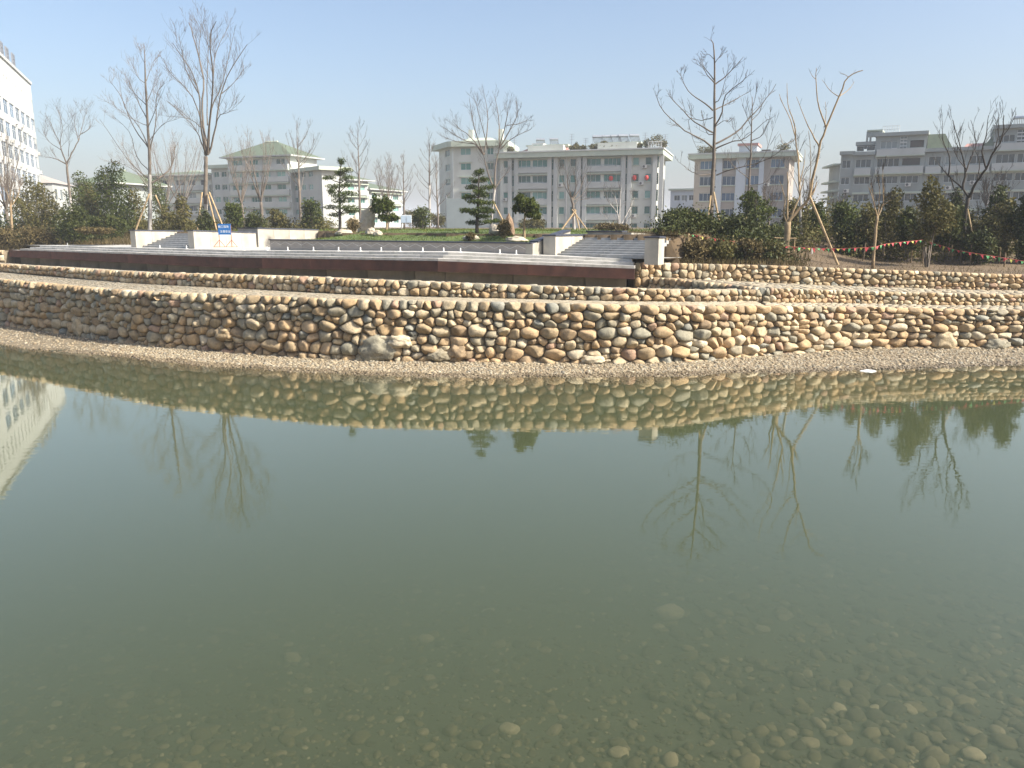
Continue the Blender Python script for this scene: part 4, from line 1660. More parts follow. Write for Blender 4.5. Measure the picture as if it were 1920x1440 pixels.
traced_tree('thin young tree with tan trunk and upright shoots behind the bunting', 32.6,
            [(565, 1385), (585, 1150), (600, 985)], (13, 11),
            [([(600, 985), (580, 920), (570, 860), (520, 720)], 7), ([(605, 985), (640, 900), (655, 850), (660, 700)], 8), ([(600, 985), (615, 880), (620, 740), (600, 600)], 6),
             ([(640, 900), (700, 850), (730, 840)], 5), ([(655, 850), (650, 700), (650, 560)], 5), ([(580, 920), (560, 800), (540, 690)], 4)],
            11, Z5, (8, 0.9, 1), bark=M_BARKT, up=.7, spread=.4)
traced_tree('dark limbed bare tree with pale forked trunk on the far right', 37,
            [(1385, 1310), (1382, 1150), (1392, 1000), (1420, 820)], (13, 15),
            [([(1420, 820), (1370, 740), (1240, 620), (1150, 520)], 12), ([(1370, 745), (1390, 560), (1360, 420), (1280, 120)], 11), ([(1425, 815), (1490, 680), (1580, 560), (1650, 400), (1720, 280), (1740, 80)], 14),
             ([(1390, 600), (1450, 450), (1490, 330), (1440, 120)], 8), ([(1580, 560), (1540, 400), (1585, 230), (1600, 80)], 8), ([(1240, 620), (1250, 450), (1190, 300), (1190, 150)], 7),
             ([(1650, 400), (1690, 250), (1690, 60)], 6), ([(1260, 640), (1300, 760), (1345, 810)], 7), ([(1500, 660), (1520, 500), (1480, 400)], 6), ([(1720, 280), (1780, 200), (1820, 120)], 5),
             ([(1360, 420), (1310, 330), (1290, 250)], 5), ([(1400, 560), (1330, 480), (1300, 420)], 5)],
            12, Z5, (7, 1.1, 1), bark=M_BARKD, up=.5, spread=.55, props=[((1412, 920), (1530, 1225), 6)])
traced_tree('short pale leaning trunk with thin shoots beside the dark limbed tree', 39,
            [(1530, 1290), (1520, 1180), (1540, 1030), (1590, 940)], (9, 7),
            [([(1590, 940), (1650, 800), (1700, 640)], 5), ([(1545, 1020), (1500, 980), (1510, 960)], 5), ([(1560, 980), (1600, 840), (1620, 700)], 4), ([(1580, 950), (1680, 880), (1780, 760)], 4)],
            13, Z5, (9, 1.6, 1), bark=M_BARKW, twigm=M_TWIG, up=.5)
ZL = (5.54, 0, 240)
traced_tree('small trimmed tree with tan trunk and brushy top at the far left', 57,
            [(125, 1185), (118, 950), (110, 800)], (13, 11),
            [([(110, 800), (80, 700), (50, 560)], 6), ([(112, 800), (140, 680), (150, 540)], 6), ([(110, 800), (105, 660), (95, 520)], 5), ([(115, 810), (180, 720), (210, 600)], 5),
             ([(110, 790), (60, 640), (0, 600)], 4)], 14, ZL, (16, 1.5, 1), bark=M_BARKT, twigm=M_TWIGP, up=.5, spread=.5, base=3.05)


def grow_tree(label, u, Y, vtop, kind, seed, width=1.0, bark=None, twigm=None, wash=False, name='bare_tree', nl=None, dens=1.0):
    """bare tree standing at column u, reaching up to vtop"""
    rng = random.Random(seed)
    b = stand(u, Y)
    Ht = PY(u, vtop, Y).z - b.z
    root = thing(name, label, 'tree', b - Vector((0, 0, .03)))
    mb, mbr, mt = MB(), MB(), MB()
    lean = Vector((rng.uniform(-.04, .04), rng.uniform(-.04, .04), 0)) * Ht
    r0 = 0.012 * Ht + 0.03
    if kind == 'leader':
        P = [b + Vector((0, 0, -.05)), b + lean * .3 + Vector((0, 0, Ht * .35)), b + lean * .7 + Vector((0, 0, Ht * .7)), b + lean + Vector((0, 0, Ht))]
        P = wiggle(P, rng, 0.03)
        n = len(P)
        mb.tube(P[:max(3, n // 2)], [r0 * (1 - .75 * i / n) for i in range(max(3, n // 2))], 7)
        limb(mbr, P[max(2, n // 2 - 1):], r0 * .6, 0.012, 5)
        twl = [P]
        for _ in range(nl or 16):
            t = rng.uniform(.28, .92)
            f = t * (n - 1)
            p = P[int(f)].lerp(P[min(n - 1, int(f) + 1)], f - int(f))
            a = rng.uniform(0, 6.283)
            L = Ht * (0.34 * (1 - t) + 0.08) * width * rng.uniform(.8, 1.2)
            d = Vector((math.cos(a), math.sin(a), rng.uniform(.7, 1.3))).normalized()
            Q = [p, p + d * L * .35, p + d * L * .7 + Vector((0, 0, L * .08)), p + d * L + Vector((0, 0, L * .25))]
            Q = wiggle(Q, rng, .03, 2)
            limb(mbr, Q, 0.35 * r0 * (1.1 - t) + .008, 0.006, 4)
            twigs(mt, Q, .02, .005, rng, int(6 * dens), L * .45, 1, .5, .5)
        twigs(mt, P, .02, .006, rng, int(10 * dens), Ht * .12, 1, .5, .55, .5)
    else:
        h0 = Ht * (0.28 if kind == 'vase' else 0.2)
        P = wiggle([b + Vector((0, 0, -.05)), b + lean * .2 + Vector((0, 0, h0 * .5)), b + lean * .3 + Vector((0, 0, h0))], rng, .03)
        mb.tube(P, [r0 * 1.2 - .2 * r0 * i / len(P) for i in range(len(P))], 7)
        for k in range(nl or 8):
            a = 6.283 * k / (nl or 8) + rng.uniform(-.4, .4)
            sp = (0.22 if kind == 'vase' else 0.42) * width * rng.uniform(.5, 1.2)
            hh = Ht - h0
            top = hh * rng.uniform(.7, 1.0)
            Q = [P[-1], P[-1] + Vector((math.cos(a) * sp * hh * .35, math.sin(a) * sp * hh * .35, top * .3)),
                 P[-1] + Vector((math.cos(a) * sp * hh * .75, math.sin(a) * sp * hh * .75, top * .65)), P[-1] + Vector((math.cos(a) * sp * hh, math.sin(a) * sp * hh, top))]
            Q = wiggle(Q, rng, .06, 3)
            limb(mbr, Q, r0 * .55, 0.010, 5)
            twigs(mt, Q, .03, .005, rng, int(10 * dens), Ht * .2, 1, .45, .6)
    tk = obj('trunk', mb.mesh('trunk', M_BARKW if wash else (bark or M_BARK), True), root)
    br = obj('branches', mbr.mesh('branches', bark or M_BARK, True), root)
    obj('twigs', mt.mesh('twigs', twigm or M_TWIG), br)['kind'] = 'stuff'
    return root


grow_tree('slim bare tree at the left edge before the tall white building', 22, 66, 245, 'vase', 31, 1.2)
grow_tree('bare tree with crooked crown before the pavilion roofed block, left one', 458, 88, 262, 'vase', 32, 1.1, twigm=M_TWIGP)
grow_tree('bare tree before the pavilion roofed block, right one', 492, 84, 245, 'vase', 33, 1.0, twigm=M_TWIGP)
grow_tree('tall bare leader tree at the right end of the pavilion roofed block', 565, 80, 226, 'leader', 34, 1.1)
grow_tree('tall thin bare leader tree above the cloud pruned pine', 676, 88, 234, 'leader', 35, 0.9)
grow_tree('broom shaped bare tree behind the ball shaped tree', 728, 92, 296, 'vase', 36, 1.0, twigm=M_TWIGP, dens=1.4)
grow_tree('thin bare tree behind the notice board', 758, 84, 292, 'leader', 37, 0.9, twigm=M_TWIGP)
grow_tree('thin bare tree left of the grey billboard', 806, 84, 252, 'leader', 38, 0.7, wash=True, twigm=M_TWIGP)
grow_tree('thin leaning bare tree at the corner of the central block', 822, 92, 290, 'leader', 39, 0.8, twigm=M_TWIGP)
grow_tree('faint pinkish twiggy tree far behind the two tall left trees, left one', 312, 110, 245, 'spread', 40, 1.0, twigm=M_TWIGP, dens=1.2)
grow_tree('faint pinkish twiggy tree far behind the two tall left trees, right one', 345, 115, 250, 'spread', 41, 1.0, twigm=M_TWIGP, dens=1.2)
grow_tree('thin bare tree far behind the long fallen prop pole', 1570, 60, 360, 'vase', 42, 0.9)
grow_tree('twiggy bare tree behind the dark limbed tree', 1855, 48, 330, 'vase', 43, 1.2, dens=1.3)
grow_tree('bare tree with fine twigs behind the tall loose shrub', 1700, 50, 385, 'spread', 44, 1.0, dens=1.2)
grow_tree('thin bare tree between the two right hand blocks', 1512, 62, 330, 'vase', 45, .8)
grow_tree('bare thicket tree before the beige and blue block', 1440, 58, 345, 'vase', 46, 1.1, twigm=M_TWIGP, dens=1.2)


# ------------------------------------------------------------------ leaves
def leaf_mesh(name, blobs, n, size, rs, mat, shell=0.55, lump=0.22, asp=0.5, updir=0.25, sparse=0.0):
    """leaf-sized faces through the volume of a few ellipsoids (centre, radii)"""
    vol_ = np.array([b[1][0] * b[1][1] * b[1][2] for b in blobs]) ** (2 / 3)
    idx = rs.choice(len(blobs), n, p=vol_ / vol_.sum())
    C = np.array([b[0] for b in blobs], dtype=float)[idx]
    Rr = np.array([b[1] for b in blobs], dtype=float)[idx]
    d = rs.normal(size=(n, 3))
    d /= np.linalg.norm(d, axis=1)[:, None]
    ph = rs.uniform(0, 6.28, 6)
    l = (np.sin(d[:, 0] * 5 + ph[0] + idx) + np.sin(d[:, 1] * 6 + ph[1] + idx * 2) + np.sin(d[:, 2] * 5 + ph[2]) + np.sin(d[:, 0] * 11 + ph[3]) * .6 + np.sin(d[:, 2] * 12 + ph[4]) * .6) / 4.2
    rad = (shell + (1 - shell) * rs.rand(n) ** 0.6) * (1 + lump * l) * (1 + 0.35 * rs.rand(n) ** 5)
    if sparse:
        keep = rs.rand(n) > sparse * (l < 0)
        C, Rr, d, rad, l = C[keep], Rr[keep], d[keep], rad[keep], l[keep]
        n = len(C)
    P = C + d * Rr * rad[:, None]
    t = rs.normal(size=(n, 3))
    t[:, 2] += updir
    t /= np.linalg.norm(t, axis=1)[:, None]
    q = np.cross(t, rs.normal(size=(n, 3)))
    q /= np.linalg.norm(q, axis=1)[:, None]
    s = size * rs.uniform(.6, 1.3, n)[:, None]
    V = np.stack([P - t * s, P + q * s * asp, P + t * s, P - q * s * asp], 1).reshape(-1, 3)
    F = np.arange(n * 4).reshape(n, 4)
    tint = np.clip(rs.rand(n) * .75 + .25 * (l + 1) / 2, 0, 1)
    return fm(name, V, F, mat, False, np.repeat(tint, 4))


def shrub(label, u, Y, vtop, wpx, seed, kind='dark', n=2600, shape='round', vbase=None, name='evergreen_shrub', size=0.075, stems=5, cat='shrub', lift=0.0, sparse=0.0, stick=None):
    rs_ = np.random.RandomState(seed)
    rng = random.Random(seed)
    b = stand(u, Y)
    Ht = PY(u, vtop, Y).z - b.z
    W = wpx * Y / FPX / 2
    root = thing(name, label, cat, b - Vector((0, 0, .03)))
    blobs = []
    if shape == 'round':
        blobs.append(((b.x, b.y, b.z + Ht * .52), (W * .85, W * .8, Ht * .46)))
        for k in range(7):
            a = rng.uniform(0, 6.28)
            rr = rng.uniform(.3, .6)
            blobs.append(((b.x + math.cos(a) * W * rr, b.y + math.sin(a) * W * rr, b.z + Ht * rng.uniform(.3, .75)), (W * .42, W * .42, Ht * .25)))
    elif shape == 'tall':
        for k in range(9):
            f = k / 8
            a = rng.uniform(0, 6.28)
            w = W * (0.45 + .45 * math.sin(math.pi * min(1, f * .85 + .15)))
            blobs.append(((b.x + math.cos(a) * W * .35 * (1 - f * .6), b.y + math.sin(a) * W * .35, b.z + Ht * (lift + (1 - lift) * (.14 + .76 * f))), (w * .75, w * .75, Ht * .13)))
    elif shape == 'dome':
        blobs.append(((b.x, b.y, b.z + Ht * .40), (W * .95, W * .9, Ht * .60)))
        for k in range(5):
            a = rng.uniform(0, 6.28)
            blobs.append(((b.x + math.cos(a) * W * .5, b.y + math.sin(a) * W * .5, b.z + Ht * rng.uniform(.35, .6)), (W * .5, W * .5, Ht * .35)))
    me = leaf_mesh('foliage', blobs, n, size, rs_, LEAFS[kind], 0.35, 0.36, sparse=sparse)
    obj('foliage', me, root)
    mb = MB()
    for k in range(stems):
        a = rng.uniform(0, 6.28)
        top = b + Vector((math.cos(a) * W * .6 * rng.random(), math.sin(a) * W * .6, Ht * rng.uniform(.5, .9)))
        P = wiggle([b + Vector((math.cos(a) * .05, math.sin(a) * .05, -.05)), b.lerp(top, .5) + Vector((0, 0, Ht * .05)), top], rng, .03, 2)
        limb(mb, P, 0.03, 0.008, 4)
        twigs(mb, P, .015, .004, rng, 5, Ht * .22, 0, .4)
    obj('stems', mb.mesh('stems', M_BARK), root)
    return root


SH = [
    ('tall dark evergreen between the dark limbed tree and the right edge', 1862, 38, 348, 66, 'dark', 3600, 'tall'),
    ('tall dark evergreen just left of the dark limbed tree', 1790, 43, 356, 56, 'dark', 3000, 'tall'),
    ('dark shrub pressed against the grey end wall of the right stair', 1256, 31.9, 425, 52, 'dark', 2600, 'dome'),
    ('low brown green shrub under the dark red tinged shrub', 1300, 32.0, 440, 66, 'brown', 2200, 'dome'),
    ('low brown green shrub under the wide dark shrub', 1345, 32.2, 444, 66, 'olive', 2200, 'dome'),
    ('low brownish shrub under the bunting, left of the pegs', 1398, 32.4, 446, 70, 'brown', 2200, 'dome'),
    ('low olive shrub left of the tan forked trunk', 1440, 32.8, 450, 56, 'olive', 1800, 'dome'),
    ('reddish brown low hedge plant at the left edge', 8, 55, 424, 52, 'brown', 2000, 'dome'),
    ('reddish brown low hedge plant right of the tan trunk', 52, 54, 420, 56, 'brown', 2200, 'dome'),
    ('dark brown low hedge plant left of the round dark shrub', 92, 54.5, 424, 56, 'brown', 2200, 'dome'),
    ('brown low shrub in front of the leftmost clad wall', 178, 50.5, 425, 60, 'brown', 2000, 'dome'),
    ('tall green thicket below the office tower', 62, 74, 330, 80, 'olive', 3400, 'tall'),
    ('green thicket right of the pollarded tree', 160, 76, 322, 70, 'green', 3000, 'tall'),
    ('loose green shrub right of the tall evergreen tree', 255, 66, 352, 56, 'olive', 2400, 'tall'),
    ('small loose shrub behind the left stair', 312, 60, 385, 44, 'olive', 1800, 'tall'),
    ('twiggy olive shrub behind the white clad walls', 520, 64, 392, 50, 'olive', 1800, 'tall'),
    ('brown low shrubbery behind the upper wedge wall', 1150, 52, 418, 70, 'brown', 2000, 'dome'),
    ('loose thicket behind the pale straight trunk', 1490, 42, 372, 60, 'olive', 2400, 'tall'),
    ('loose thicket left of the thin young tree', 1622, 37.5, 380, 66, 'olive', 2800, 'tall'),
    ('dark thicket between thin young tree and splayed shrub', 1700, 36.5, 392, 62, 'dark', 2600, 'tall'),
    ('dark thicket right of the splayed shrub', 1772, 37, 385, 64, 'dark', 2600, 'tall'),
    ('olive thicket left of the right edge evergreen', 1872, 37, 372, 66, 'olive', 2600, 'tall'),
    ('low dark bush behind the rightmost stakes', 1835, 35.5, 428, 60, 'dark', 2200, 'dome'),
    ('low green bush behind the leaning pole foot', 1550, 44, 424, 50, 'green', 1800, 'dome'),
    ('round dark shrub left of the plaza steps', 138, 54, 380, 78, 'dark', 3600, 'round'),
    ('tall evergreen tree with rounded top left of the left stair', 222, 64, 303, 92, 'green', 5200, 'tall'),
    ('dark low shrub beside the leftmost clad wall', 205, 52, 402, 74, 'dark', 3000, 'dome'),
    ('olive bushy shrub under the tall white building', 92, 62, 345, 70, 'olive', 2800, 'tall'),
    ('sparse greenish shrub at the left edge', 50, 64, 372, 60, 'olive', 2200, 'tall'),
    ('small olive shrub behind the round dark shrub', 178, 66, 352, 56, 'olive', 2400, 'tall'),
    ('loose leafy shrub between the two tall left trees', 342, 58, 368, 50, 'olive', 2600, 'tall'),
    ('small round dark shrub between the largest bare tree and the blue sign', 385, 56, 390, 38, 'dark', 1800, 'round'),
    ('green shrub right of the blue sign', 440, 62, 376, 42, 'green', 2000, 'round'),
    ('low round shrub under the pavilion roofed block', 481, 58, 396, 42, 'dark', 1800, 'dome'),
    ('dome of evergreen leaves left of the cloud pruned pine', 586, 64, 373, 46, 'green', 2400, 'round'),
    ('round bush right of the notice board', 793, 66, 386, 40, 'green', 2200, 'round'),
    ('dark red tinged round shrub right of the right stair', 1284, 34.2, 392, 92, 'dark', 5200, 'round'),
    ('wide dark shrub behind the start of the bunting', 1368, 35, 404, 96, 'dark', 5200, 'round'),
    ('tall loose green shrub before the beige and blue block', 1412, 41, 356, 80, 'green', 4200, 'tall'),
    ('small dark bush left of the low forked tree', 1450, 40, 424, 46, 'dark', 1800, 'dome'),
    ('sparse leafy tree behind the leaning prop pole', 1528, 40, 378, 46, 'green', 1500, 'tall'),
    ('round green tree before the stepped grey block', 1583, 40, 374, 62, 'green', 3400, 'round'),
    ('dark low bush under the round green tree', 1595, 37.5, 412, 58, 'dark', 2600, 'dome'),
    ('loose olive shrub behind the thin young tree', 1664, 38, 352, 72, 'olive', 3400, 'tall'),
    ('tall loose leafy shrub with splayed bare stems', 1738, 34, 338, 84, 'olive', 4200, 'tall'),
    ('dark tall evergreen at the right edge', 1912, 36, 350, 76, 'dark', 4600, 'tall'),
    ('green shrub behind the dark limbed tree', 1800, 38.5, 395, 60, 'olive', 2200, 'tall'),
    ('olive thicket behind the wooden stakes', 1850, 36.5, 400, 60, 'olive', 2200, 'round'),
    ('hazy bush in the gap left of the central block', 775, 105, 392, 46, 'olive', 1800, 'round'),
    ('hazy bush in the gap beside the grey billboard', 818, 100, 398, 40, 'olive', 1600, 'round'),
    ('low hedge bush before the central block, left', 1000, 80, 408, 50, 'olive', 1600, 'dome'),
    ('hazy shrub before the pale far building', 1282, 70, 400, 36, 'olive', 1400, 'round'),
    ('distant evergreen left of the tall evergreen tree', 165, 90, 330, 50, 'olive', 1800, 'round'),
    ('distant evergreen behind the largest bare tree', 300, 96, 330, 50, 'green', 2000, 'round'),
]
for i, (lab, u, Y, vt, w, kd, n, shp) in enumerate(SH):
    big = 0.055 + 0.0006 * Y
    shrub(lab, u, Y, vt, w, 100 + i, kd, n, shp, size=big, lift=0.25 if 'splayed' in lab else 0.0, stems=9 if 'splayed' in lab else 5, sparse=0.5 if ('sparse' in lab or 'loose' in lab) else 0.0,
          name='evergreen_tree' if 'tree' in lab.split(' with')[0].split(' left')[0].split(' behind')[0].split(' before')[0] else 'evergreen_shrub',
          cat='tree' if 'tree' in lab.split(' left')[0].split(' behind')[0].split(' before')[0] else 'shrub')


# ------------------------------------------------------------------ garden on the lawn: pines, ball tree, rocks
def lawn_stand(u, q):
    """the lawn point in column u, q metres behind the planter wall"""
    best = None
    for k in range(-1500, 30):
        p = k / 100
        w = pl(p, q, lawn_z(p, q))
        e = abs(proj(w)[0] - u)
        if best is None or e < best[0]:
            best = (e, w)
    return best[1]


def pad_tree(label, u, q, trunk_px, pads, seed, leaf='pine', name='cloud_pruned_pine', n_per=330, size=0.07, r0=0.10, asp=.22, flat=True):
    rng = random.Random(seed)
    rs_ = np.random.RandomState(seed)
    b = lawn_stand(u, q)
    Y = b.y
    root = thing(name, label, 'tree', b)
    tp = [PY(a, c, Y) for a, c in trunk_px]
    tp[0].z = b.z - 0.05
    tp = wiggle(tp, rng, .02)
    mb = MB()
    mb.tube(tp, [r0 * (1 - .75 * i / (len(tp) - 1)) for i in range(len(tp))], 8)
    tk = obj('trunk', mb.mesh('trunk', M_BARKD if flat else M_BARKT, True), root)
    mbb = MB()
    for (pu, pv, w, h) in pads:
        dy = rng.uniform(-.5, .5)
        c = PY(pu, pv, Y + dy)
        m = Y / FPX
        a = min(tp, key=lambda t: abs(t.z - (c.z - .15)))
        limb(mbb, wiggle([a, a.lerp(c, .5) + Vector((0, 0, -.04)), c], rng, .02, 2), 0.035, 0.015, 5)
        blobs = []
        k = max(3, int(w / 7))
        for j in range(k):
            f = (j + .5) / k - .5
            blobs.append(((c.x + f * w * m * .8 + rng.uniform(-.04, .04), c.y + rng.uniform(-.25, .25) * w * m, c.z + rng.uniform(-.2, .2) * h * m), (w * m / k * 1.1, w * m * .34, h * m * .5)))
        me = leaf_mesh('foliage_pad', blobs, int(n_per * (w * h) / 350) + 120, size, rs_, LEAFS[leaf], .3, .3, asp, 0.9)
        obj('foliage_pad', me, root)
    obj('branches', mbb.mesh('branches', M_BARKD if flat else M_BARKT, True), tk)
    return root


pad_tree('cloud pruned pine with dark tiers on the left of the lawn', 637, 6.2, [(637, 436), (637, 400), (636, 360), (639, 312)],
         [(640, 304, 14, 13), (649, 320, 24, 8), (638, 326, 18, 10), (615, 333, 24, 8), (650, 335, 22, 9), (626, 349, 26, 8), (648, 348, 24, 9), (621, 358, 16, 9), (655, 362, 32, 9),
          (635, 367, 30, 12), (640, 376, 34, 10), (622, 388, 24, 8), (650, 388, 36, 10), (659, 396, 26, 8), (630, 402, 26, 8)], 51)
pad_tree('layered pine with flat green tiers right of the grey billboard', 895, 3.6, [(894, 437), (895, 410), (897, 370), (898, 330)],
         [(898, 323, 16, 12), (893, 338, 26, 9), (908, 336, 18, 8), (886, 352, 20, 9), (912, 350, 26, 9), (899, 358, 18, 9), (880, 368, 28, 9), (904, 366, 22, 10), (893, 378, 30, 9), (913, 381, 26, 9),
          (876, 393, 30, 9), (906, 392, 30, 10), (917, 397, 24, 8), (888, 398, 14, 8), (921, 415, 40, 7), (888, 417, 24, 9), (906, 405, 30, 8)], 52)
pad_tree('ball shaped evergreen tree right of the leaning garden rock', 723, 6.0, [(724, 437), (725, 415), (720, 395)],
         [(716, 383, 36, 28), (726, 389, 24, 18), (709, 389, 22, 16), (725, 408, 30, 14), (738, 410, 16, 10)], 53, 'green', 'ball_pruned_tree', 420, 0.075, 0.07, .45, False)
pad_tree('twin stemmed ball shaped evergreen at the right end of the lawn', 983, 2.2, [(983, 438), (983, 415), (984, 396)],
         [(986, 380, 40, 26), (974, 390, 24, 14), (996, 388, 24, 16), (1000, 402, 24, 12), (1008, 406, 12, 8)], 54, 'green', 'ball_pruned_tree', 420, 0.07, 0.075, .45, False)


def rock(label, u, q, w, h, seed, mat, taper=0.3, lean=0.0, cut=0.5, name='garden_rock', depth=0.7, rough=.3):
    """weathered rock w x h pixels in size standing on the lawn"""
    b = lawn_stand(u, q)
    m = b.y / FPX
    bv, bf = ico(3)
    W, Hh = w * m, h * m
    V = []
    for p in bv:
        v = Vector(p)
        n1 = mnoise.noise(v * 1.3 + Vector((seed, 0, 0)))
        n2 = mnoise.noise(v * 3.1 + Vector((0, seed, 0)))
        n3 = mnoise.noise(v * 7 + Vector((0, 0, seed)))
        r = 1 + rough * n1 + rough * .6 * n2 + rough * .3 * n3
        v = v * r
        z = v.z * .5 + .42
        k = 1 - taper * max(0, z)
        V.append((v.x * W * .5 * k + lean * W * z, v.y * W * .5 * depth * k, max(-.08, z) * Hh))
    me = pm('garden_rock', V, [tuple(int(i) for i in f) for f in bf], mat, True)
    o_ = obj(name, me, None, b)
    tag(o_, label, 'rock', 'garden rocks on the lawn', 'thing')
    return o_


rock('tall leaning limestone rock between the pine and the ball shaped tree', 682, 5.6, 30, 62, 3, M_ROCK, 0.1, 0.55)
rock('pale upright limestone rock beside the cloud pruned pine', 645, 6.3, 36, 44, 5, M_ROCK, 0.5, -.2, rough=.4)
rock('small pale boulder at the foot of the tall leaning rock', 696, 2.8, 22, 14, 7, M_ROCK, .2)
rock('smaller pale boulder resting right of another below the ball shaped tree', 708, 2.6, 18, 11, 8, M_ROCK, .2)
rock('low flat rock in front of the dry yellow shrub', 645, 3.0, 34, 12, 9, M_ROCK, .2)
rock('low grey rock group at the left of the lawn', 603, 6.6, 44, 20, 10, M_ROCK, .4, .1)
rock('brown standing rock right of the layered pine', 959, 2.9, 17, 42, 11, M_ROCK2, .35, -.35, rough=.25)
rock('grey squat rock behind the dry shrub near the brown standing rock', 931, 3.0, 30, 20, 12, M_ROCK, .2)
rock('long low pale rock at the right end of the lawn', 969, 1.2, 40, 13, 13, M_ROCK, .2, .0)
rock('small pale rock under the layered pine, left', 875, 1.6, 16, 10, 14, M_ROCK, .2)
rock('small pale rock under the layered pine, right', 890, 1.8, 16, 9, 15, M_ROCK, .2)


def dry_shrub(label, u, q, w, h, seed, mat=None):
    b = lawn_stand(u, q)
    m = b.y / FPX
    rng = random.Random(seed)
    root = thing('dry_shrub', label, 'shrub', b)
    mb = MB()
    for k in range(70):
        a = rng.uniform(0, 6.28)
        rr = rng.random() ** .6
        top = Vector((math.cos(a) * w * m * .5 * rr, math.sin(a) * w * m * .5 * rr, h * m * rng.uniform(.65, 1) * (1 - .3 * rr * rr)))
        P = [Vector((top.x * .2, top.y * .2, -.03)), top * .55 + Vector((0, 0, .05)), top]
        limb(mb, P, .012, .004, 3)
        twigs(mb, P, .008, .004, rng, 4, h * m * .25, 0, .4)
    local('stems', mb.mesh('stems', mat or M_STRAW), root)
    rs_ = np.random.RandomState(seed)
    local('foliage', leaf_mesh('foliage', [((0, 0, h * m * .55), (w * m * .45, w * m * .45, h * m * .42))], 700, 0.05, rs_, LEAFS['brown'], .3, .2), root)
    return root


M_STRAW = simple('dry_straw_stems', (0.33, 0.25, 0.13), 0.9, 0.3, 5)
dry_shrub('dry yellow shrub between the two tallest garden rocks', 662, 3.6, 28, 28, 61)
dry_shrub('dry olive shrub beside the brown standing rock', 945, 2.4, 28, 34, 62)
dry_shrub('small reddish dry shrub between small rocks under the layered pine', 882, 1.5, 18, 16, 63)
dry_shrub('brown dry shrub left of the dry yellow shrub', 630, 4.6, 22, 16, 64)

# ------------------------------------------------------------------ dry undergrowth
def understory(name, label, spots, n, size, kind, seed):
    rs_ = np.random.RandomState(seed)
    o_ = obj(name, leaf_mesh(name, spots, n, size, rs_, LEAFS[kind], .1, .3))
    tag(o_, label, None, None, 'stuff')


def spots_between(u0, u1, Y0, Y1, n, h0, h1, seed):
    r_ = random.Random(seed)
    out = []
    while len(out) < n:
        u, Y = r_.uniform(u0, u1), r_.uniform(Y0, Y1)
        b = stand(u, Y)
        h = r_.uniform(h0, h1)
        out.append(((b.x, b.y, b.z + h * .35), (r_.uniform(.5, 1.1), r_.uniform(.5, 1.0), h * .6)))
    return out


understory('undergrowth_belt', 'olive green undergrowth behind the stakes on the right', spots_between(1490, 1960, 36.5, 43, 70, .5, 1.5, 1), 9500, .075, 'olive', 71)
understory('undergrowth_belt', 'dense olive thicket below the stepped grey block', spots_between(1500, 1960, 41, 49, 70, 1.0, 2.6, 2), 10000, .09, 'olive', 72)
understory('undergrowth_belt', 'dense dark understory behind the hedge on the left', spots_between(-20, 235, 58, 70, 80, .9, 2.4, 3), 13000, .11, 'dark', 73)
understory('undergrowth_belt', 'low green understory below the left hand bare trees', spots_between(240, 620, 62, 78, 90, .5, 1.3, 4), 11000, .10, 'olive', 74)
understory('undergrowth_belt', 'dark understory under the shrubs right of the stair', spots_between(1245, 1480, 32.3, 38, 60, .5, 1.3, 5), 11000, .07, 'dark', 75)
rs = np.random.RandomState(12)
pts = []
while len(pts) < 9000:
    u = rs.uniform(1236, 1520)
    Y = 31.2 + 7 * rs.rand() ** 1.3
    d = ray(u, 470)
    x = d.x / d.y * Y
    z = g_height(x, Y)
    if z > HID + .1 and rs.rand() < 1.1 - (u - 1236) / 330:
        pts.append((x, Y, z))
blades('dry_undergrowth', pts, 0.06, 0.26, LEAFS['brown'], 13, 'brown dry undergrowth below the dark shrubs on the right', 0.022, 0.35)
pts = []
while len(pts) < 9000:
    x, y = rs.uniform(-46, -21), rs.uniform(45, 64)
    z = g_height(x, y)
    p_, q_ = pq(x, y)
    if z > HID + .1 and p_ < -27.3 and z < 3.7:
        pts.append((x, y, z))
blades('dry_undergrowth', pts, 0.12, 0.5, LEAFS['brown'], 14, 'reddish brown hedge of dry undergrowth at the far left', 0.03, 0.3)
pts = []
while len(pts) < 9000:
    x = rs.uniform(5, 24)
    y = U_PATH.y_at(x) + .5 + 14 * rs.rand()
    z = g_height(x, y)
    if z > HID + .1:
        pts.append((x, y, z))
blades('sparse_dry_grass', pts, 0.03, 0.14, LEAFS['brown'], 15, 'sparse dry grass on the bare soil slope', 0.012, 0.6)
pts = []
while len(pts) < 14000:
    x, y = rs.uniform(-40, 30), rs.uniform(42, 80)
    z = g_height(x, y)
    p_, q_ = pq(x, y)
    if z > HID + .1 and (z > 3.7):
        pts.append((x, y, z))
blades('upper_lawn_grass', pts, 0.05, 0.22, M_GRASS, 16, 'rough green grass on the upper ground behind the plaza', 0.03, 0.5)

# ------------------------------------------------------------------ buildings
M_WHITEWALL = simple('white_render', (0.46, 0.475, 0.455), 0.85, 0.06, 0.4, stain=0.15)
M_CREAM = simple('cream_render', (0.54, 0.555, 0.50), 0.85, 0.07, 0.4, stain=0.18)
M_GREYWALL = simple('grey_green_render', (0.29, 0.32, 0.31), 0.85, 0.08, 0.4, stain=0.25)
M_BEIGE = simple('beige_tile', (0.36, 0.315, 0.275), 0.8, 0.08, 0.6, stain=0.15)
M_PALEBLUE = simple('pale_blue_wall', (0.50, 0.55, 0.60), 0.85, 0.06, 0.4)
M_EAVE = simple('pale_green_eave', (0.42, 0.47, 0.38), 0.8, 0.08, 1)
M_ROOFG = simple('green_grey_roof_tile', (0.10, 0.13, 0.085), 0.85, 0.15, 2, 0.02, 8)
M_ROOFP = simple('pink_roof_tile', (0.42, 0.23, 0.20), 0.85, 0.15, 2, 0.02, 8)
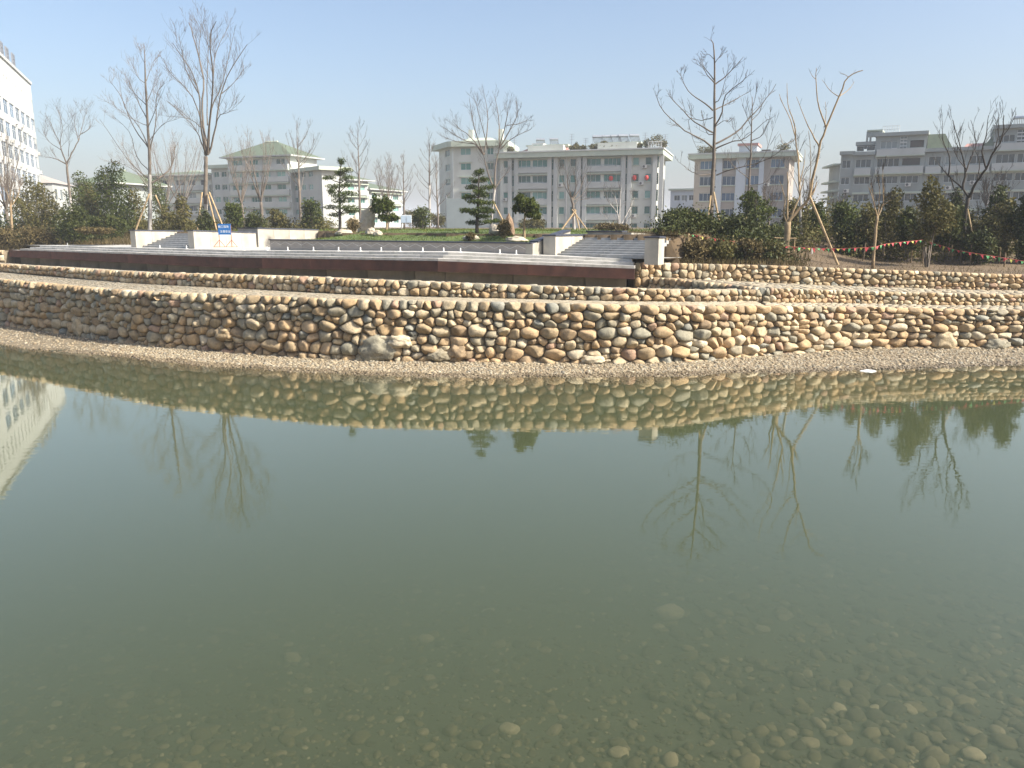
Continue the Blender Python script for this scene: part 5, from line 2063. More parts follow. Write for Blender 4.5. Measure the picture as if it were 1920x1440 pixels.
M_FRAME = simple('window_frame', (0.55, 0.57, 0.56), 0.6, 0.05, 3)
M_FRAMED = simple('dark_window_frame', (0.16, 0.19, 0.20), 0.6, 0.05, 3)
M_AC = simple('air_conditioner_casing', (0.60, 0.59, 0.55), 0.6, 0.06, 4)
M_ACD = simple('air_conditioner_grille', (0.07, 0.07, 0.07), 0.6, 0.1, 8)
M_METAL = simple('dull_steel', (0.30, 0.31, 0.33), 0.45, 0.1, 4, metal=0.6)
M_TANK = simple('heater_tank', (0.42, 0.44, 0.46), 0.35, 0.08, 4, metal=0.7)
M_REDC = simple('red_lantern_paper', (0.55, 0.04, 0.03), 0.6, 0.1, 4)
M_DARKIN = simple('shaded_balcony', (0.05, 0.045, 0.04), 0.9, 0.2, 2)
M_RAIL = simple('white_railing', (0.6, 0.6, 0.58), 0.6, 0.05, 3)


def glass(name, dark, lightc, thr=0.62):
    """window glass: some panes show curtains behind, told apart per object"""
    m_, nt_, p_ = new_mat(name)
    oi = nt_.nodes.new('ShaderNodeObjectInfo')
    r_ = ramp(nt_, [(0.0, dark), (0.25, [c * 1.6 for c in dark]), (0.45, [c * .7 for c in dark]), (thr, lightc), (0.85, [c * 1.2 for c in dark]), (1.0, [c * .6 for c in lightc])], 'CONSTANT')
    nt_.links.new(oi.outputs['Random'], r_.inputs['Fac'])
    nt_.links.new(r_.outputs['Color'], p_.inputs['Base Color'])
    p_.inputs['Roughness'].default_value = 0.08
    p_.inputs['Specular IOR Level'].default_value = 0.6
    return m_


M_TOWER = simple('cool_white_tile', (0.56, 0.58, 0.57), 0.8, 0.05, 0.5, stain=0.1)
G_GREEN = glass('green_window_glass', (0.035, 0.12, 0.10), (0.16, 0.32, 0.28))
G_BLUE = glass('blue_window_glass', (0.02, 0.05, 0.10), (0.08, 0.15, 0.25))
G_GREY = glass('grey_window_glass', (0.03, 0.04, 0.045), (0.2, 0.23, 0.23))
GZ = Z_UP - 0.3


class Facade:
    """a vertical plane from a (left as seen from outside) to b"""

    def __init__(s, a, b):
        s.a, s.b = Vector((a[0], a[1], 0)), Vector((b[0], b[1], 0))
        s.d = (s.b - s.a).normalized()
        s.L = (s.b - s.a).length
        s.n = Vector((s.d.y, -s.d.x, 0))            # outwards
        s.ang = math.atan2(s.d.y, s.d.x)

    def hit(s, u, v):
        r = ray(u, v)
        den = r.x * s.n.x + r.y * s.n.y
        t = (s.a.x * s.n.x + s.a.y * s.n.y) / den
        p = Vector((r.x * t, r.y * t, 0))
        return (p - s.a).dot(s.d), CAM_H + r.z * t

    def su(s, u, v=345):
        return s.hit(u, v)[0]

    def zv(s, v, u):
        return s.hit(u, v)[1]

    def W(s, x, y, z):                              # y > 0 is inside the wall
        p = s.a + s.d * x - s.n * y
        return Vector((p.x, p.y, z))


def col_xy(u, Y, v=345):
    r = ray(u, v)
    return (r.x / r.y * Y, Y)


def wall_face(mb, f, x0, x1, z0, z1, rects, depth=0.22):
    """one wall face with real openings"""
    rects = [(max(x0, a), max(z0, b), min(x1, c), min(z1, d)) for a, b, c, d in rects if c > x0 and a < x1 and d > z0 and b < z1]
    zs = sorted({z0, z1} | {r[1] for r in rects} | {r[3] for r in rects})
    for lo, hi in zip(zs, zs[1:]):
        if hi - lo < 1e-4:
            continue
        cuts = sorted((r[0], r[2]) for r in rects if r[1] <= lo + 1e-5 and r[3] >= hi - 1e-5)
        x = x0
        for a, b in cuts + [(x1, x1)]:
            if a > x + 1e-4:
                mb.quad(f.W(x, 0, lo), f.W(a, 0, lo), f.W(a, 0, hi), f.W(x, 0, hi))
            x = max(x, b)
    for a, b, c, d in rects:                        # reveals
        mb.quad(f.W(a, 0, b), f.W(c, 0, b), f.W(c, depth, b), f.W(a, depth, b))
        mb.quad(f.W(a, depth, d), f.W(c, depth, d), f.W(c, 0, d), f.W(a, 0, d))
        mb.quad(f.W(a, 0, b), f.W(a, depth, b), f.W(a, depth, d), f.W(a, 0, d))
        mb.quad(f.W(c, 0, d), f.W(c, depth, d), f.W(c, depth, b), f.W(c, 0, b))


WCACHE = {}


def window_mesh(w, h, n, fmat, bar=0.06):
    k = (round(w, 1), round(h, 1), n, fmat.name)
    if k in WCACHE:
        return WCACHE[k]
    mb = MB()
    t = bar
    mb.box(0, w, 0.10, 0.17, 0, t).box(0, w, 0.10, 0.17, h - t, h)
    mb.box(0, t, 0.10, 0.17, t, h - t).box(w - t, w, 0.10, 0.17, t, h - t)
    for i in range(1, n):
        x = w * i / n
        mb.box(x - t * .45, x + t * .45, 0.105, 0.165, t, h - t)
    if h > 1.9:
        mb.box(t, w - t, 0.108, 0.162, h * .68 - t * .4, h * .68 + t * .4)
    fr_ = mb.mesh('window', fmat)
    pb = MB()
    for i in range(n):
        a, b = w * i / n + .01, w * (i + 1) / n - .01
        y = 0.135 + 0.012 * (i % 2)
        pb.quad((a, y, .02), (b, y, .02), (b, y, h - .02), (a, y, h - .02))
    WCACHE[k] = (fr_, pb)
    return WCACHE[k]


PANES = {}


def add_window(root, f, r, gm, fmat, n=None, name='window'):
    a, b, c, d = r
    w, h = c - a, d - b
    if n is None:
        n = max(1, min(6, int(round(w / 0.85))))
    fr_, pb = window_mesh(w, h, n, fmat)
    p = f.W(a, 0, b)
    o_ = obj(name, fr_, root, p, f.ang)
    kx, kz = w / round(w, 1) if round(w, 1) else 1, h / round(h, 1) if round(h, 1) else 1
    o_.scale = (kx, 1, kz)
    key = (id(pb), gm.name)
    if key not in PANES:
        PANES[key] = pb.mesh('pane', gm)
    q = bpy.data.objects.new('pane', PANES[key])
    COL.objects.link(q)
    q.parent = o_
    return o_


def box_part(root, name, f, x0, x1, y0, y1, z0, z1, mat):
    mb = MB().box(x0, x1, y0, y1, z0, z1, fr=lambda x, y, z: f.W(x, y, z))
    # W mirrors y, so flip the faces to keep normals outwards
    mb.f = [tuple(reversed(q)) for q in mb.f]
    return obj(name, mb.mesh(name, mat), root)


AC_ME = None


def ac_unit(root, f, x, z):
    global AC_ME
    if AC_ME is None:
        mb = MB().box(0, .85, -.34, -.04, 0, .58)
        a = mb.mesh('air_conditioner', M_AC)
        g = MB()
        g.tube([(.3, -.355, .29), (.3, -.34, .29)], .22, 12)
        g.box(.02, .83, -.30, -.0, -.05, -.0)
        AC_ME = (a, g.mesh('grille', M_ACD))
    o_ = obj('air_conditioner', AC_ME[0], root, f.W(x, 0, z), f.ang)
    q = bpy.data.objects.new('grille', AC_ME[1])
    COL.objects.link(q)
    q.parent = o_


def building(name, label, fs, z0, mat, openings, tops, cap=True):
    """fs: list of facades around (front, right ...); tops: wall heights"""
    root = thing(name, label, 'building', (fs[0].a.x, fs[0].a.y, z0))
    mb = MB()
    for f, ops, zt in zip(fs, openings, tops):
        wall_face(mb, f, 0, f.L, z0, zt, ops)
    if cap:
        a, b, c = fs[0].a, fs[0].b, fs[-1].b
        dd = fs[-1].b - fs[-1].a if len(fs) > 1 else -fs[0].n * 12
    obj('wall', mb.mesh('wall', mat), root)
    return root


def solid(root, name, f, x0, x1, depth, z0, z1, mat, ops=(), ops_r=(), ops_l=()):
    """a block standing behind the facade line f from x0 to x1 with openings in front / right / left"""
    mb = MB()
    wall_face(mb, f, x0, x1, z0, z1, list(ops))
    fr_ = Facade(f.W(x1, 0, 0), f.W(x1, depth, 0))
    fl_ = Facade(f.W(x0, depth, 0), f.W(x0, 0, 0))
    wall_face(mb, fr_, 0, depth, z0, z1, list(ops_r))
    wall_face(mb, fl_, 0, depth, z0, z1, list(ops_l))
    mb.quad(f.W(x1, depth, z0), f.W(x0, depth, z0), f.W(x0, depth, z1), f.W(x1, depth, z1))
    mb.quad(f.W(x0, 0, z1), f.W(x1, 0, z1), f.W(x1, depth, z1), f.W(x0, depth, z1))
    # dark inside behind the openings
    o_ = obj(name, mb.mesh(name, mat), root)
    return o_, fr_, fl_


def heater(root, p, ang, s=1.0):
    """roof solar heater: tank, tube panel, frame"""
    c, sn = math.cos(ang), math.sin(ang)
    T = lambda x, y, z: Vector((p.x + (x * c - y * sn) * s, p.y + (x * sn + y * c) * s, p.z + z * s))
    mb = MB().tube([T(-.9, .5, 1.35), T(.9, .5, 1.35)], .27 * s, 10)
    t_ = obj('solar_heater', mb.mesh('solar_heater', M_TANK), root)
    mb = MB()
    for k in range(8):
        x = -.8 + k * .23
        mb.tube([T(x, .35, 1.25), T(x, -.9, .1)], .05 * s, 5)
    obj('tubes', mb.mesh('tubes', M_ACD), t_)
    mb = MB()
    for x in (-.8, .8):
        mb.tube([T(x, .5, 1.2), T(x, .6, 0)], .03 * s, 4).tube([T(x, .4, 1.2), T(x, -.9, 0)], .03 * s, 4)
    obj('stand', mb.mesh('stand', M_METAL), t_)


# ---- central apartment block, right volume ---------------------------------
Fc = Facade(col_xy(938, 154.5), col_xy(1230, 146.0))
root = thing('apartment_block', 'central cream apartment block with green windows, pink roof parts and rooftop water heaters', 'building', Fc.W(Fc.L / 2, 6, GZ))
X = lambda zx: Fc.su(780 + zx / 4)
ZR = lambda zy: Fc.zv(160 + zy / 4, 1100)
rows = [(550, 606), (670, 727), (793, 850), (910, 966), (1032, 1092)]
cols = [(655, 692), (756, 858), (872, 984), (1072, 1114), (1156, 1200), (1272, 1384), (1406, 1532), (1622, 1670), (1716, 1762)]
narrow = [(705, 735), (1002, 1030), (1216, 1246), (1552, 1580), (1788, 1816)]
ops = [(X(a), ZR(r1), X(b), ZR(r0)) for (r0, r1) in rows for (a, b) in cols]
ops2 = [(X(a), ZR(r1 + 22), X(b), ZR(r0 - 6)) for (r0, r1) in rows for (a, b) in narrow]
ztop = ZR(535)
sl = 13.5
side = [(sl * t, ZR(r1 - 8), sl * t + .7, ZR(r0)) for (r0, r1) in rows for t in (.42, .72)]
wl, FcR, FcL = solid(root, 'wall', Fc, 0, Fc.L, sl, GZ, ztop, M_CREAM, ops + ops2, side)
for r in ops:
    add_window(root, Fc, r, G_GREEN, M_FRAME)
for r in ops2:
    add_window(root, Fc, r, G_GREEN, M_FRAME, 1)
for r in side:
    add_window(root, FcR, r, G_GREY, M_FRAMED, 1)
for (r0, r1) in rows:                                       # window hoods and projecting bays
    for (a, b) in ((750, 990), (1262, 1538)):
        box_part(root, 'hood', Fc, X(a), X(b), -0.55, -0.002, ZR(r0) + .06, ZR(r0) + .22, M_EAVE)
        box_part(root, 'spandrel', Fc, X(a), X(b), -0.45, -0.003, ZR(r1 + 44), ZR(r1) - .05, M_WHITEWALL)
    for (a, b) in ((1072, 1114), (1156, 1200), (1622, 1670), (1716, 1762)):
        box_part(root, 'sill', Fc, X(a) - .1, X(b) + .1, -0.14, -0.002, ZR(r1) - .14, ZR(r1) - .02, M_EAVE)
for zx in (694, 742, 990, 1036, 1208, 1252, 1540, 1586, 1774, 1822):
    box_part(root, 'pilaster', Fc, X(zx), X(zx) + .75, -0.5, -0.004, GZ, ztop, M_WHITEWALL)
box_part(root, 'eave', Fc, -0.8, Fc.L + 1.2, -1.3, sl + 1.2, ztop + 0.003, ztop + .9, M_EAVE)
box_part(root, 'eave_lip', Fc, -0.9, Fc.L + 1.35, -1.45, sl + 1.35, ztop + .905, ztop + 1.15, M_WHITEWALL)
for zx, zy in ((760, 625), (950, 625), (1490, 620), (1710, 618), (945, 740), (1085, 745), (1480, 740), (1690, 740), (670, 850), (945, 858), (1640, 980), (1740, 1100)):
    ac_unit(root, Fc, X(zx) - .4, ZR(zy) - .3)
for zx, zy in ((1462, 700), (1638, 698), (1730, 700)):
    p = Fc.W(X(zx), -0.25, ZR(zy))
    mb = MB().tube([p + Vector((0, 0, -.5)), p + Vector((0, 0, -.32)), p + Vector((0, 0, 0)), p + Vector((0, 0, .32)), p + Vector((0, 0, .42))], [.08, .3, .4, .3, .08], 10)
    obj('red_lantern', mb.mesh('red_lantern', M_REDC, True), root)
# penthouses with pink roofs
zt = ztop + 1.15
for (a, b, zy, nm) in ((760, 1140, 455, 1), (1275, 1690, 436, 2)):
    x0, x1 = X(a), X(b)
    zz = Fc.zv(160 + zy / 4, 780 + a / 4)
    solid(root, 'penthouse', Fc, x0 + 2, x1 - 1, 7, zt, zz, M_CREAM)
    mb = MB()
    mb.v += [Fc.W(x0, 1.0, zt), Fc.W(x1, 1.0, zt), Fc.W(x1 - .8, 2.9, zz - .15), Fc.W(x0 + 1.5, 2.9, zz - .15)]
    mb.f.append((0, 1, 2, 3))
    mb.v += [Fc.W(x0, 1.0, zt), Fc.W(x0 + 1.5, 2.9, zz - .15), Fc.W(x0 + 1.5, 6, zz - .15), Fc.W(x0, 6, zt)]
    mb.f.append((4, 5, 6, 7))
    obj('pink_roof', mb.mesh('pink_roof', M_ROOFP), root)
    box_part(root, 'flat_roof', Fc, x0 + 1.2, x1 - .5, 1.5, 8, zz + .003, zz + .25, M_EAVE)
    for hx in ((.35, .62) if nm == 1 else (.12, .3, .46, .6, .8)):
        heater(root, Fc.W(x0 + (x1 - x0) * hx, 4, zz + .25), Fc.ang + .4, 0.9 if nm == 1 else 1.0)
# dormer
x0, x1 = X(862), X(948)
box_part(root, 'dormer', Fc, x0, x1, 0.6, 3, zt, zt + 1.5, M_WHITEWALL)
add_window(root, Facade(Fc.W(x0, .45, 0), Fc.W(x1, .45, 0)), (.2, zt + .2, (x1 - x0) - .2, zt + 1.3), G_GREEN, M_FRAME)
# roof plants
rng = random.Random(77)
rs_ = np.random.RandomState(77)
for zx, w, h in ((1165, 1.2, .9), (1240, 1.5, .9), (700, 1.4, 1.0), (1190, 1.0, 1.3), (1205, 2.0, .7), (1320, 1.8, 1.0), (1400, 1.4, 1.5), (1460, 1.6, .9), (1570, 1.2, 1.2), (1660, 1.3, .9), (1840, 1.5, 1.2), (1520, 1.5, 1.0), (1720, 1.6, 1.6), (1790, 2.4, 2.2), (1630, 1.2, .8)):
    p = Fc.W(X(zx), .8, zt)
    obj('roof_plant', leaf_mesh('roof_plant', [((p.x, p.y, p.z + h * .6), (w * .5, w * .5, h * .5))], 420, .16, rs_, LEAFS['olive'], .3, .3), root)['kind'] = 'stuff'
mb = MB()
for k in range(9):
    x = X(1740) + k * (Fc.L + .9 - X(1740)) / 8
    mb.tube([Fc.W(x, -1.2, zt), Fc.W(x, -1.2, zt + 1.0)], .035, 4)
mb.tube([Fc.W(X(1740), -1.2, zt + 1.0), Fc.W(Fc.L + .9, -1.2, zt + 1.0)], .04, 4)
mb.tube([Fc.W(Fc.L + 1, -1.2, zt + 1.0), Fc.W(Fc.L + 1, sl, zt + 1.0)], .04, 4)
obj('railing', mb.mesh('railing', M_RAIL), root)

for zx, h in ((720, 2.6), (1150, 3.0), (1255, 2.2), (1700, 2.8), (1850, 2.4)):
    p = Fc.W(X(zx), 1.5, zt)
    mb = MB().tube([p, p + Vector((0, 0, h))], .05, 5)
    for q in (.7, .85, 1.0):
        mb.tube([p + Fc.d * -.5 + Vector((0, 0, h * q)), p + Fc.d * .5 + Vector((0, 0, h * q))], .025, 4)
    obj('antenna', mb.mesh('antenna', M_METAL), root)
for (r0, r1) in rows:                                       # drain pipes and laundry rails
    for zx in (870, 1395):
        mb = MB().tube([Fc.W(X(zx) - 2.6, -1.2, ZR(r1) + .1), Fc.W(X(zx) + 2.6, -1.2, ZR(r1) + .1)], .03, 4)
        for e_ in (-2.5, 0, 2.5):
            mb.tube([Fc.W(X(zx) + e_, -1.2, ZR(r1) + .1), Fc.W(X(zx) + e_, -.4, ZR(r1) - .2)], .025, 4)
        obj('laundry_rail', mb.mesh('laundry_rail', M_METAL), root)
for zx in (1130, 1600):
    mb = MB().tube([Fc.W(X(zx), -.12, GZ), Fc.W(X(zx), -.12, ztop)], .09, 6)
    obj('drain_pipe', mb.mesh('drain_pipe', M_RAIL), root)

# ---- central block, left wing ----------------------------------------------
Fd = Facade(col_xy(850, 158.0), col_xy(944, 155.8))
root = thing('apartment_block', 'taller left wing of the central block with low hipped roof, behind the spreading tree', 'building', Fd.W(Fd.L / 2, 6, GZ))
X = lambda zx: Fd.su(780 + zx / 4)
ZR = lambda zy: Fd.zv(160 + zy / 4, 880)
rows = [(470, 522), (582, 635), (690, 743), (803, 855), (915, 965)]
cols = [(336, 414), (534, 584)]
ops = [(X(a), ZR(r1), X(b), ZR(r0)) for (r0, r1) in rows for (a, b) in cols]
ztop = ZR(462)
Fl = Facade(col_xy(824, 166.0), col_xy(849.6, 158.0))
lops = [(Fl.su(780 + 222 / 4), ZR(r1), Fl.su(780 + 258 / 4), ZR(r0)) for (r0, r1) in rows]
mb = MB()
wall_face(mb, Fd, 0, Fd.L, GZ, ztop, ops)
wall_face(mb, Fl, 0, Fl.L, GZ, ztop, lops)
b0, b1 = Fd.W(Fd.L, 14, 0), Fl.W(0, 9, 0)
mb.quad(Vector((Fd.b.x, Fd.b.y, GZ)), Vector((b0.x, b0.y, GZ)), Vector((b0.x, b0.y, ztop)), Vector((Fd.b.x, Fd.b.y, ztop)))
mb.v += [Fd.W(0, 0, ztop), Fd.W(Fd.L, 0, ztop), Vector((b0.x, b0.y, ztop)), Vector((b1.x, b1.y, ztop)), Fl.W(0, 0, ztop)]
k = len(mb.v)
mb.f.append((k - 5, k - 4, k - 3, k - 2, k - 1))
obj('wall', mb.mesh('wall', M_CREAM), root)
for r in ops:
    add_window(root, Fd, r, G_GREEN, M_FRAME)
for r in lops:
    add_window(root, Fl, r, G_GREEN, M_FRAME)
for (r0, r1) in rows:
    for f, q in ((Fd, cols), ):
        for (a, b) in q:
            box_part(root, 'hood', Fd, X(a) - .2, X(b) + .2, -0.4, -0.002, ZR(r0) + .05, ZR(r0) + .2, M_EAVE)
box_part(root, 'pilaster', Fd, X(585), X(585) + .7, -0.3, -0.003, GZ, ztop, M_WHITEWALL)
mb = MB()
e = 1.2
P = [Fl.W(-e, -e, 0), Fl.W(Fl.L, -e, 0), Fd.W(0, -e, 0), Fd.W(Fd.L + e, -e, 0), Vector((b0.x, b0.y, 0)), Vector((b1.x, b1.y, 0))]
mb.prism([(p.x, p.y) for p in P], ztop + .003, ztop + 1.0)
obj('eave', mb.mesh('eave', M_EAVE), root)
mb = MB()
Pi = [Fl.W(2, 2, 0), Fd.W(1, 2, 0), Fd.W(Fd.L - 1, 2, 0), Fd.W(Fd.L - 1, 9, 0), Fl.W(3, 7, 0)]
kk = len(Pi)
for p in Pi:
    mb.v.append((p.x, p.y, ztop + 1.0))
cx_, cy_ = sum(p.x for p in Pi) / kk, sum(p.y for p in Pi) / kk
for p in Pi:
    mb.v.append((p.x * .55 + cx_ * .45, p.y * .55 + cy_ * .45, ztop + 2.0))
for i in range(kk):
    mb.f.append((i, (i + 1) % kk, kk + (i + 1) % kk, kk + i))
mb.f.append(tuple(kk + i for i in range(kk)))
obj('upper_roof', mb.mesh('upper_roof', M_EAVE), root)
for x in (.2, .8):
    box_part(root, 'chimney', Fd, Fd.L * x, Fd.L * x + .9, 4, 5, ztop + 1.0, ztop + 3.6, M_CREAM)

# ---- beige and blue block ---------------------------------------------------
Fb = Facade(col_xy(1301, 153.0), col_xy(1477, 146.5))
root = thing('apartment_block', 'beige and white block with blue windows behind the tall right ginkgo', 'building', Fb.W(Fb.L / 2, 6, GZ))
X = lambda zx: Fb.su(1220 + zx / 3.13)
ZR = lambda zy: Fb.zv(60 + zy / 3.13, 1390)
rows = [(752, 800), (843, 898), (942, 990), (1036, 1086), (1125, 1170)]
cols = [(286, 358), (418, 496), (556, 630), (698, 778)]
ops = [(X(a), ZR(r1), X(b), ZR(r0)) for (r0, r1) in rows for (a, b) in cols]
ztop = ZR(740)
sd = [(13 * .45, ZR(r1), 13 * .45 + 1.2, ZR(r0)) for (r0, r1) in rows]
_, FbR, _ = solid(root, 'wall', Fb, 0, Fb.L, 13, GZ, ztop, M_BEIGE, ops, sd)
for r in ops:
    add_window(root, Fb, r, G_BLUE, M_FRAME, 3)
for r in sd:
    add_window(root, FbR, r, G_BLUE, M_FRAME, 1)
for a, b in ((380, 416), (498, 554), (632, 660)):
    box_part(root, 'white_bay', Fb, X(a), X(b), -0.35, -0.003, GZ, ztop, M_PALEBLUE)
for (r0, r1) in rows:
    for (a, b) in cols:
        box_part(root, 'sill', Fb, X(a) - .1, X(b) + .1, -0.2, -0.002, ZR(r1) - .16, ZR(r1) - .02, M_EAVE)
box_part(root, 'eave', Fb, -1.0, Fb.L + 1.3, -1.2, 14, ztop + .003, ztop + .75, M_EAVE)
box_part(root, 'parapet', Fb, -1.1, Fb.L + 1.4, -1.3, 14.1, ztop + .753, ztop + 1.0, M_WHITEWALL)
solid(root, 'roof_hut', Fb, X(508), X(612), 5, ztop + 1.0, ZR(668), M_PALEBLUE)
box_part(root, 'hut_roof', Fb, X(500), X(620), -0.4, 5.4, ZR(668) + .003, ZR(655), M_ROOFP)
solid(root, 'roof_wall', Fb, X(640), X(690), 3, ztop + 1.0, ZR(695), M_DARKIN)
for zx, h in ((300, 1.4), (340, 1.0), (765, 1.2)):
    p = Fb.W(X(zx), .5, ztop + 1.0)
    obj('roof_plant', leaf_mesh('roof_plant', [((p.x, p.y, p.z + h * .5), (h, h * .6, h * .55))], 380, .16, rs_, LEAFS['olive'], .3, .3), root)['kind'] = 'stuff'
for i, (r0, r1) in enumerate(rows):
    ac_unit(root, Fb, X(368), ZR(r1 + 20))
    if i % 2:
        ac_unit(root, Fb, X(665), ZR(r1 + 10))

# ---- pale far building in the gap -------------------------------------------
Fg = Facade(col_xy(1258, 185), col_xy(1304, 183))
root = thing('far_building', 'small pale blue building glimpsed in the gap between two blocks', 'building', Fg.W(2, 3, GZ))
zz = Fg.zv(357, 1280)
ops = [(Fg.L * a, Fg.zv(v1, 1280), Fg.L * a + 1.3, Fg.zv(v0, 1280)) for a in (.15, .45, .75) for v0, v1 in ((366, 376), (390, 400), (412, 422))]
solid(root, 'wall', Fg, 0, Fg.L, 9, GZ, zz, M_PALEBLUE, ops)
for r in ops:
    add_window(root, Fg, r, G_GREY, M_FRAME)
box_part(root, 'eave', Fg, -.4, Fg.L + .4, -.5, 9.4, zz + .003, zz + .4, M_EAVE)

# ---- stepped grey block on the right ----------------------------------------
Fs = Facade(col_xy(1560, 138.5), col_xy(1960, 124.0))
root = thing('apartment_block', 'shaded grey stepped block with balconies at the right edge', 'building', Fs.W(Fs.L / 2, 6, GZ))
X = lambda zx: Fs.su(1520 + zx / 4.8)
ZS = lambda zy, zx=900: Fs.zv(200 + zy / 4.8, 1520 + zx / 4.8)
S5 = lambda zy: ZS(zy, 800)
rws = [(462, 538), (622, 690), (782, 850), (942, 1010), (1100, 1160)]


def cell(x0, x1, y0, y1, y=None):
    return (X(x0), S5(y1), X(x1), S5(y0))


secs = [  # x0, x1, top zoom-y, openings
    (255, 368, 415, [(268, 345, a, b) for a, b in rws]),
    (368, 552, 425, [(388, 525, a, b) for a, b in rws]),
    (552, 1010, 262, [(598, 745, 305, 372), (770, 835, 268, 420), (862, 985, 308, 372)] + [(580, 775, a, b) for a, b in rws] + [(805, 965, 465, 530)] + [(800, 965, a, b) for a, b in rws[1:]]),
    (1010, 1170, 425, [(1040, 1150, a, b) for a, b in rws]),
    (1170, 1600, 415, [(1190, 1290, a, b) for a, b in rws] + [(1400, 1540, a, b) for a, b in rws]),
    (1600, 2110, 245, [(1640, 1790, 300, 360), (1805, 1890, 258, 415), (1920, 2080, 300, 360)] + [(1640, 1810, a, b) for a, b in rws] + [(1830, 1990, a, b) for a, b in rws]),
]
for (a, b, tp, ops_) in secs:
    rr = [cell(*q) for q in ops_]
    solid(root, 'wall', Fs, X(a) + .01, X(b) - .01, 13, GZ, S5(tp), M_GREYWALL, rr)
    for q, r in zip(ops_, rr):
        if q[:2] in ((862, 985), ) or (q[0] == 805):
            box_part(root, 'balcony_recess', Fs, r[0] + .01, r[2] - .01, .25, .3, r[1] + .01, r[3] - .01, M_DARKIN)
        elif q[1] - q[0] < 90 and q[3] - q[2] > 120:
            add_window(root, Fs, r, G_GREY, M_FRAME, 2, 'stair_window')
            for zc in (.2, .4, .6, .8):
                box_part(root, 'stair_bar', Fs, r[0], r[2], .02, .1, r[1] + (r[3] - r[1]) * zc, r[1] + (r[3] - r[1]) * zc + .15, M_FRAME)
        else:
            add_window(root, Fs, r, G_GREY, M_FRAME)
for (a, b, ys) in ((572, 1000, (380, 540)), (388, 530, (545,)), (1020, 1160, (548,)), (1180, 1590, (548,)), (1610, 2090, (370, 540))):
    for y in ys:
        box_part(root, 'balcony_front', Fs, X(a), X(b), -.7, -.003, S5(y + 58), S5(y), M_WHITEWALL)
        box_part(root, 'balcony_slab', Fs, X(a) - .1, X(b) + .1, -.8, -.002, S5(y + 68), S5(y + 58) - .004, M_EAVE)
for y in (605, 765, 925, 1085):
    for a, b in ((380, 530), (560, 1000), (1180, 1590), (1610, 2090)):
        box_part(root, 'floor_band', Fs, X(a), X(b), -.35, -.002, S5(y) - .3, S5(y), M_EAVE)
for a, b, tp in ((250, 372, 415), (366, 556, 425), (548, 1014, 262), (1006, 1600, 420), (1596, 2112, 245)):
    box_part(root, 'roof_edge', Fs, X(a) - .1, X(b) + .1, -.6, 13.2, S5(tp) + .003, S5(tp) + .55, M_GREYWALL)
# sloping tiled end walls
for x0, x1, flip in ((1015, 1165, 0), (1530, 1600, 1)):
    mb = MB()
    top = S5(258)
    bot = S5(420) + .56
    a0, a1 = X(x0), X(x1)
    lo, hi = (a0, a1 + 1.2) if not flip else (a0 - .5, a1)
    tl, th = (a0, a1) if not flip else (a0 + 2.2, a1)
    mb.prism([(0, 0), (1, 0), (1, 1), (0, 1)], 0, 1)
    mb.v = [Fs.W(lo, -.3, bot), Fs.W(hi, -.3, bot), Fs.W(hi, 9, bot), Fs.W(lo, 9, bot), Fs.W(tl, .8, top), Fs.W(th, .8, top), Fs.W(th, 9, top), Fs.W(tl, 9, top)]
    obj('tiled_slope', mb.mesh('tiled_slope', M_ROOFG), root)
mb = MB()
mb.v = [Fs.W(X(1310), 3, S5(415)), Fs.W(X(1530), 3, S5(415)), Fs.W(X(1530), 6, S5(330)), Fs.W(X(1370), 6, S5(330))]
mb.f = [(0, 1, 2, 3)]
obj('red_roof', mb.mesh('red_roof', M_ROOFP), root)
# roof pavilion and sunroom
Pz = S5(262) + .55
box_part(root, 'roof_slab', Fs, X(465), X(605), 0.5, 5, S5(205), S5(192), M_EAVE)
box_part(root, 'roof_pavilion_wall', Fs, X(472), X(598), 0.7, 1.0, S5(258), S5(210), M_GREYWALL)
for x in (470, 500, 570, 596):
    mb = MB().tube([Fs.W(X(x), .8, S5(296)), Fs.W(X(x), .8, S5(206))], .16, 6)
    obj('post', mb.mesh('post', M_GREYWALL), root)
box_part(root, 'sunroom_wall', Fs, X(380), X(556), 0.8, 8, S5(425) + .56, S5(390), M_PALEBLUE)
rr = (X(385), S5(385), X(450), S5(335))
add_window(root, Facade(Fs.W(0, .6, 0), Fs.W(Fs.L, .6, 0)), rr, G_GREY, M_RAIL)
rr = (X(475), S5(382), X(550), S5(340))
add_window(root, Facade(Fs.W(0, .6, 0), Fs.W(Fs.L, .6, 0)), rr, G_GREY, M_RAIL)
box_part(root, 'sunroom_roof', Fs, X(374), X(560), 0.4, 8, S5(330), S5(298), M_GREYWALL)
mb = MB()
for k in range(8):
    x = X(605) + (X(755) - X(605)) * k / 7
    mb.tube([Fs.W(x, .3, Pz), Fs.W(x, .3, Pz + 1.1)], .03, 4)
for h in (.55, 1.1):
    mb.tube([Fs.W(X(605), .3, Pz + h), Fs.W(X(755), .3, Pz + h)], .03, 4)
obj('railing', mb.mesh('railing', M_RAIL), root)
heater(root, Fs.W(X(1830), 3, S5(245) + .55), Fs.ang, 1.0)
for zx, zy in ((700, 392), (300, 750), (1215, 740), (490, 410), (850, 705), (1430, 700)):
    ac_unit(root, Fs, X(zx), S5(zy + 15))
# far left balcony stack
Fe = Facade(col_xy(1553, 146), col_xy(1573, 138.6))
mb = MB()
wall_face(mb, Fe, 0, Fe.L, GZ, S5(490), [])
obj('end_wall', mb.mesh('end_wall', M_GREYWALL), root)
for y in (490, 650, 735, 800, 890, 960):
    box_part(root, 'balcony_slab', Fe, -.6, Fe.L + .1, -1.1, -.003, S5(y) - .3, S5(y), M_EAVE)

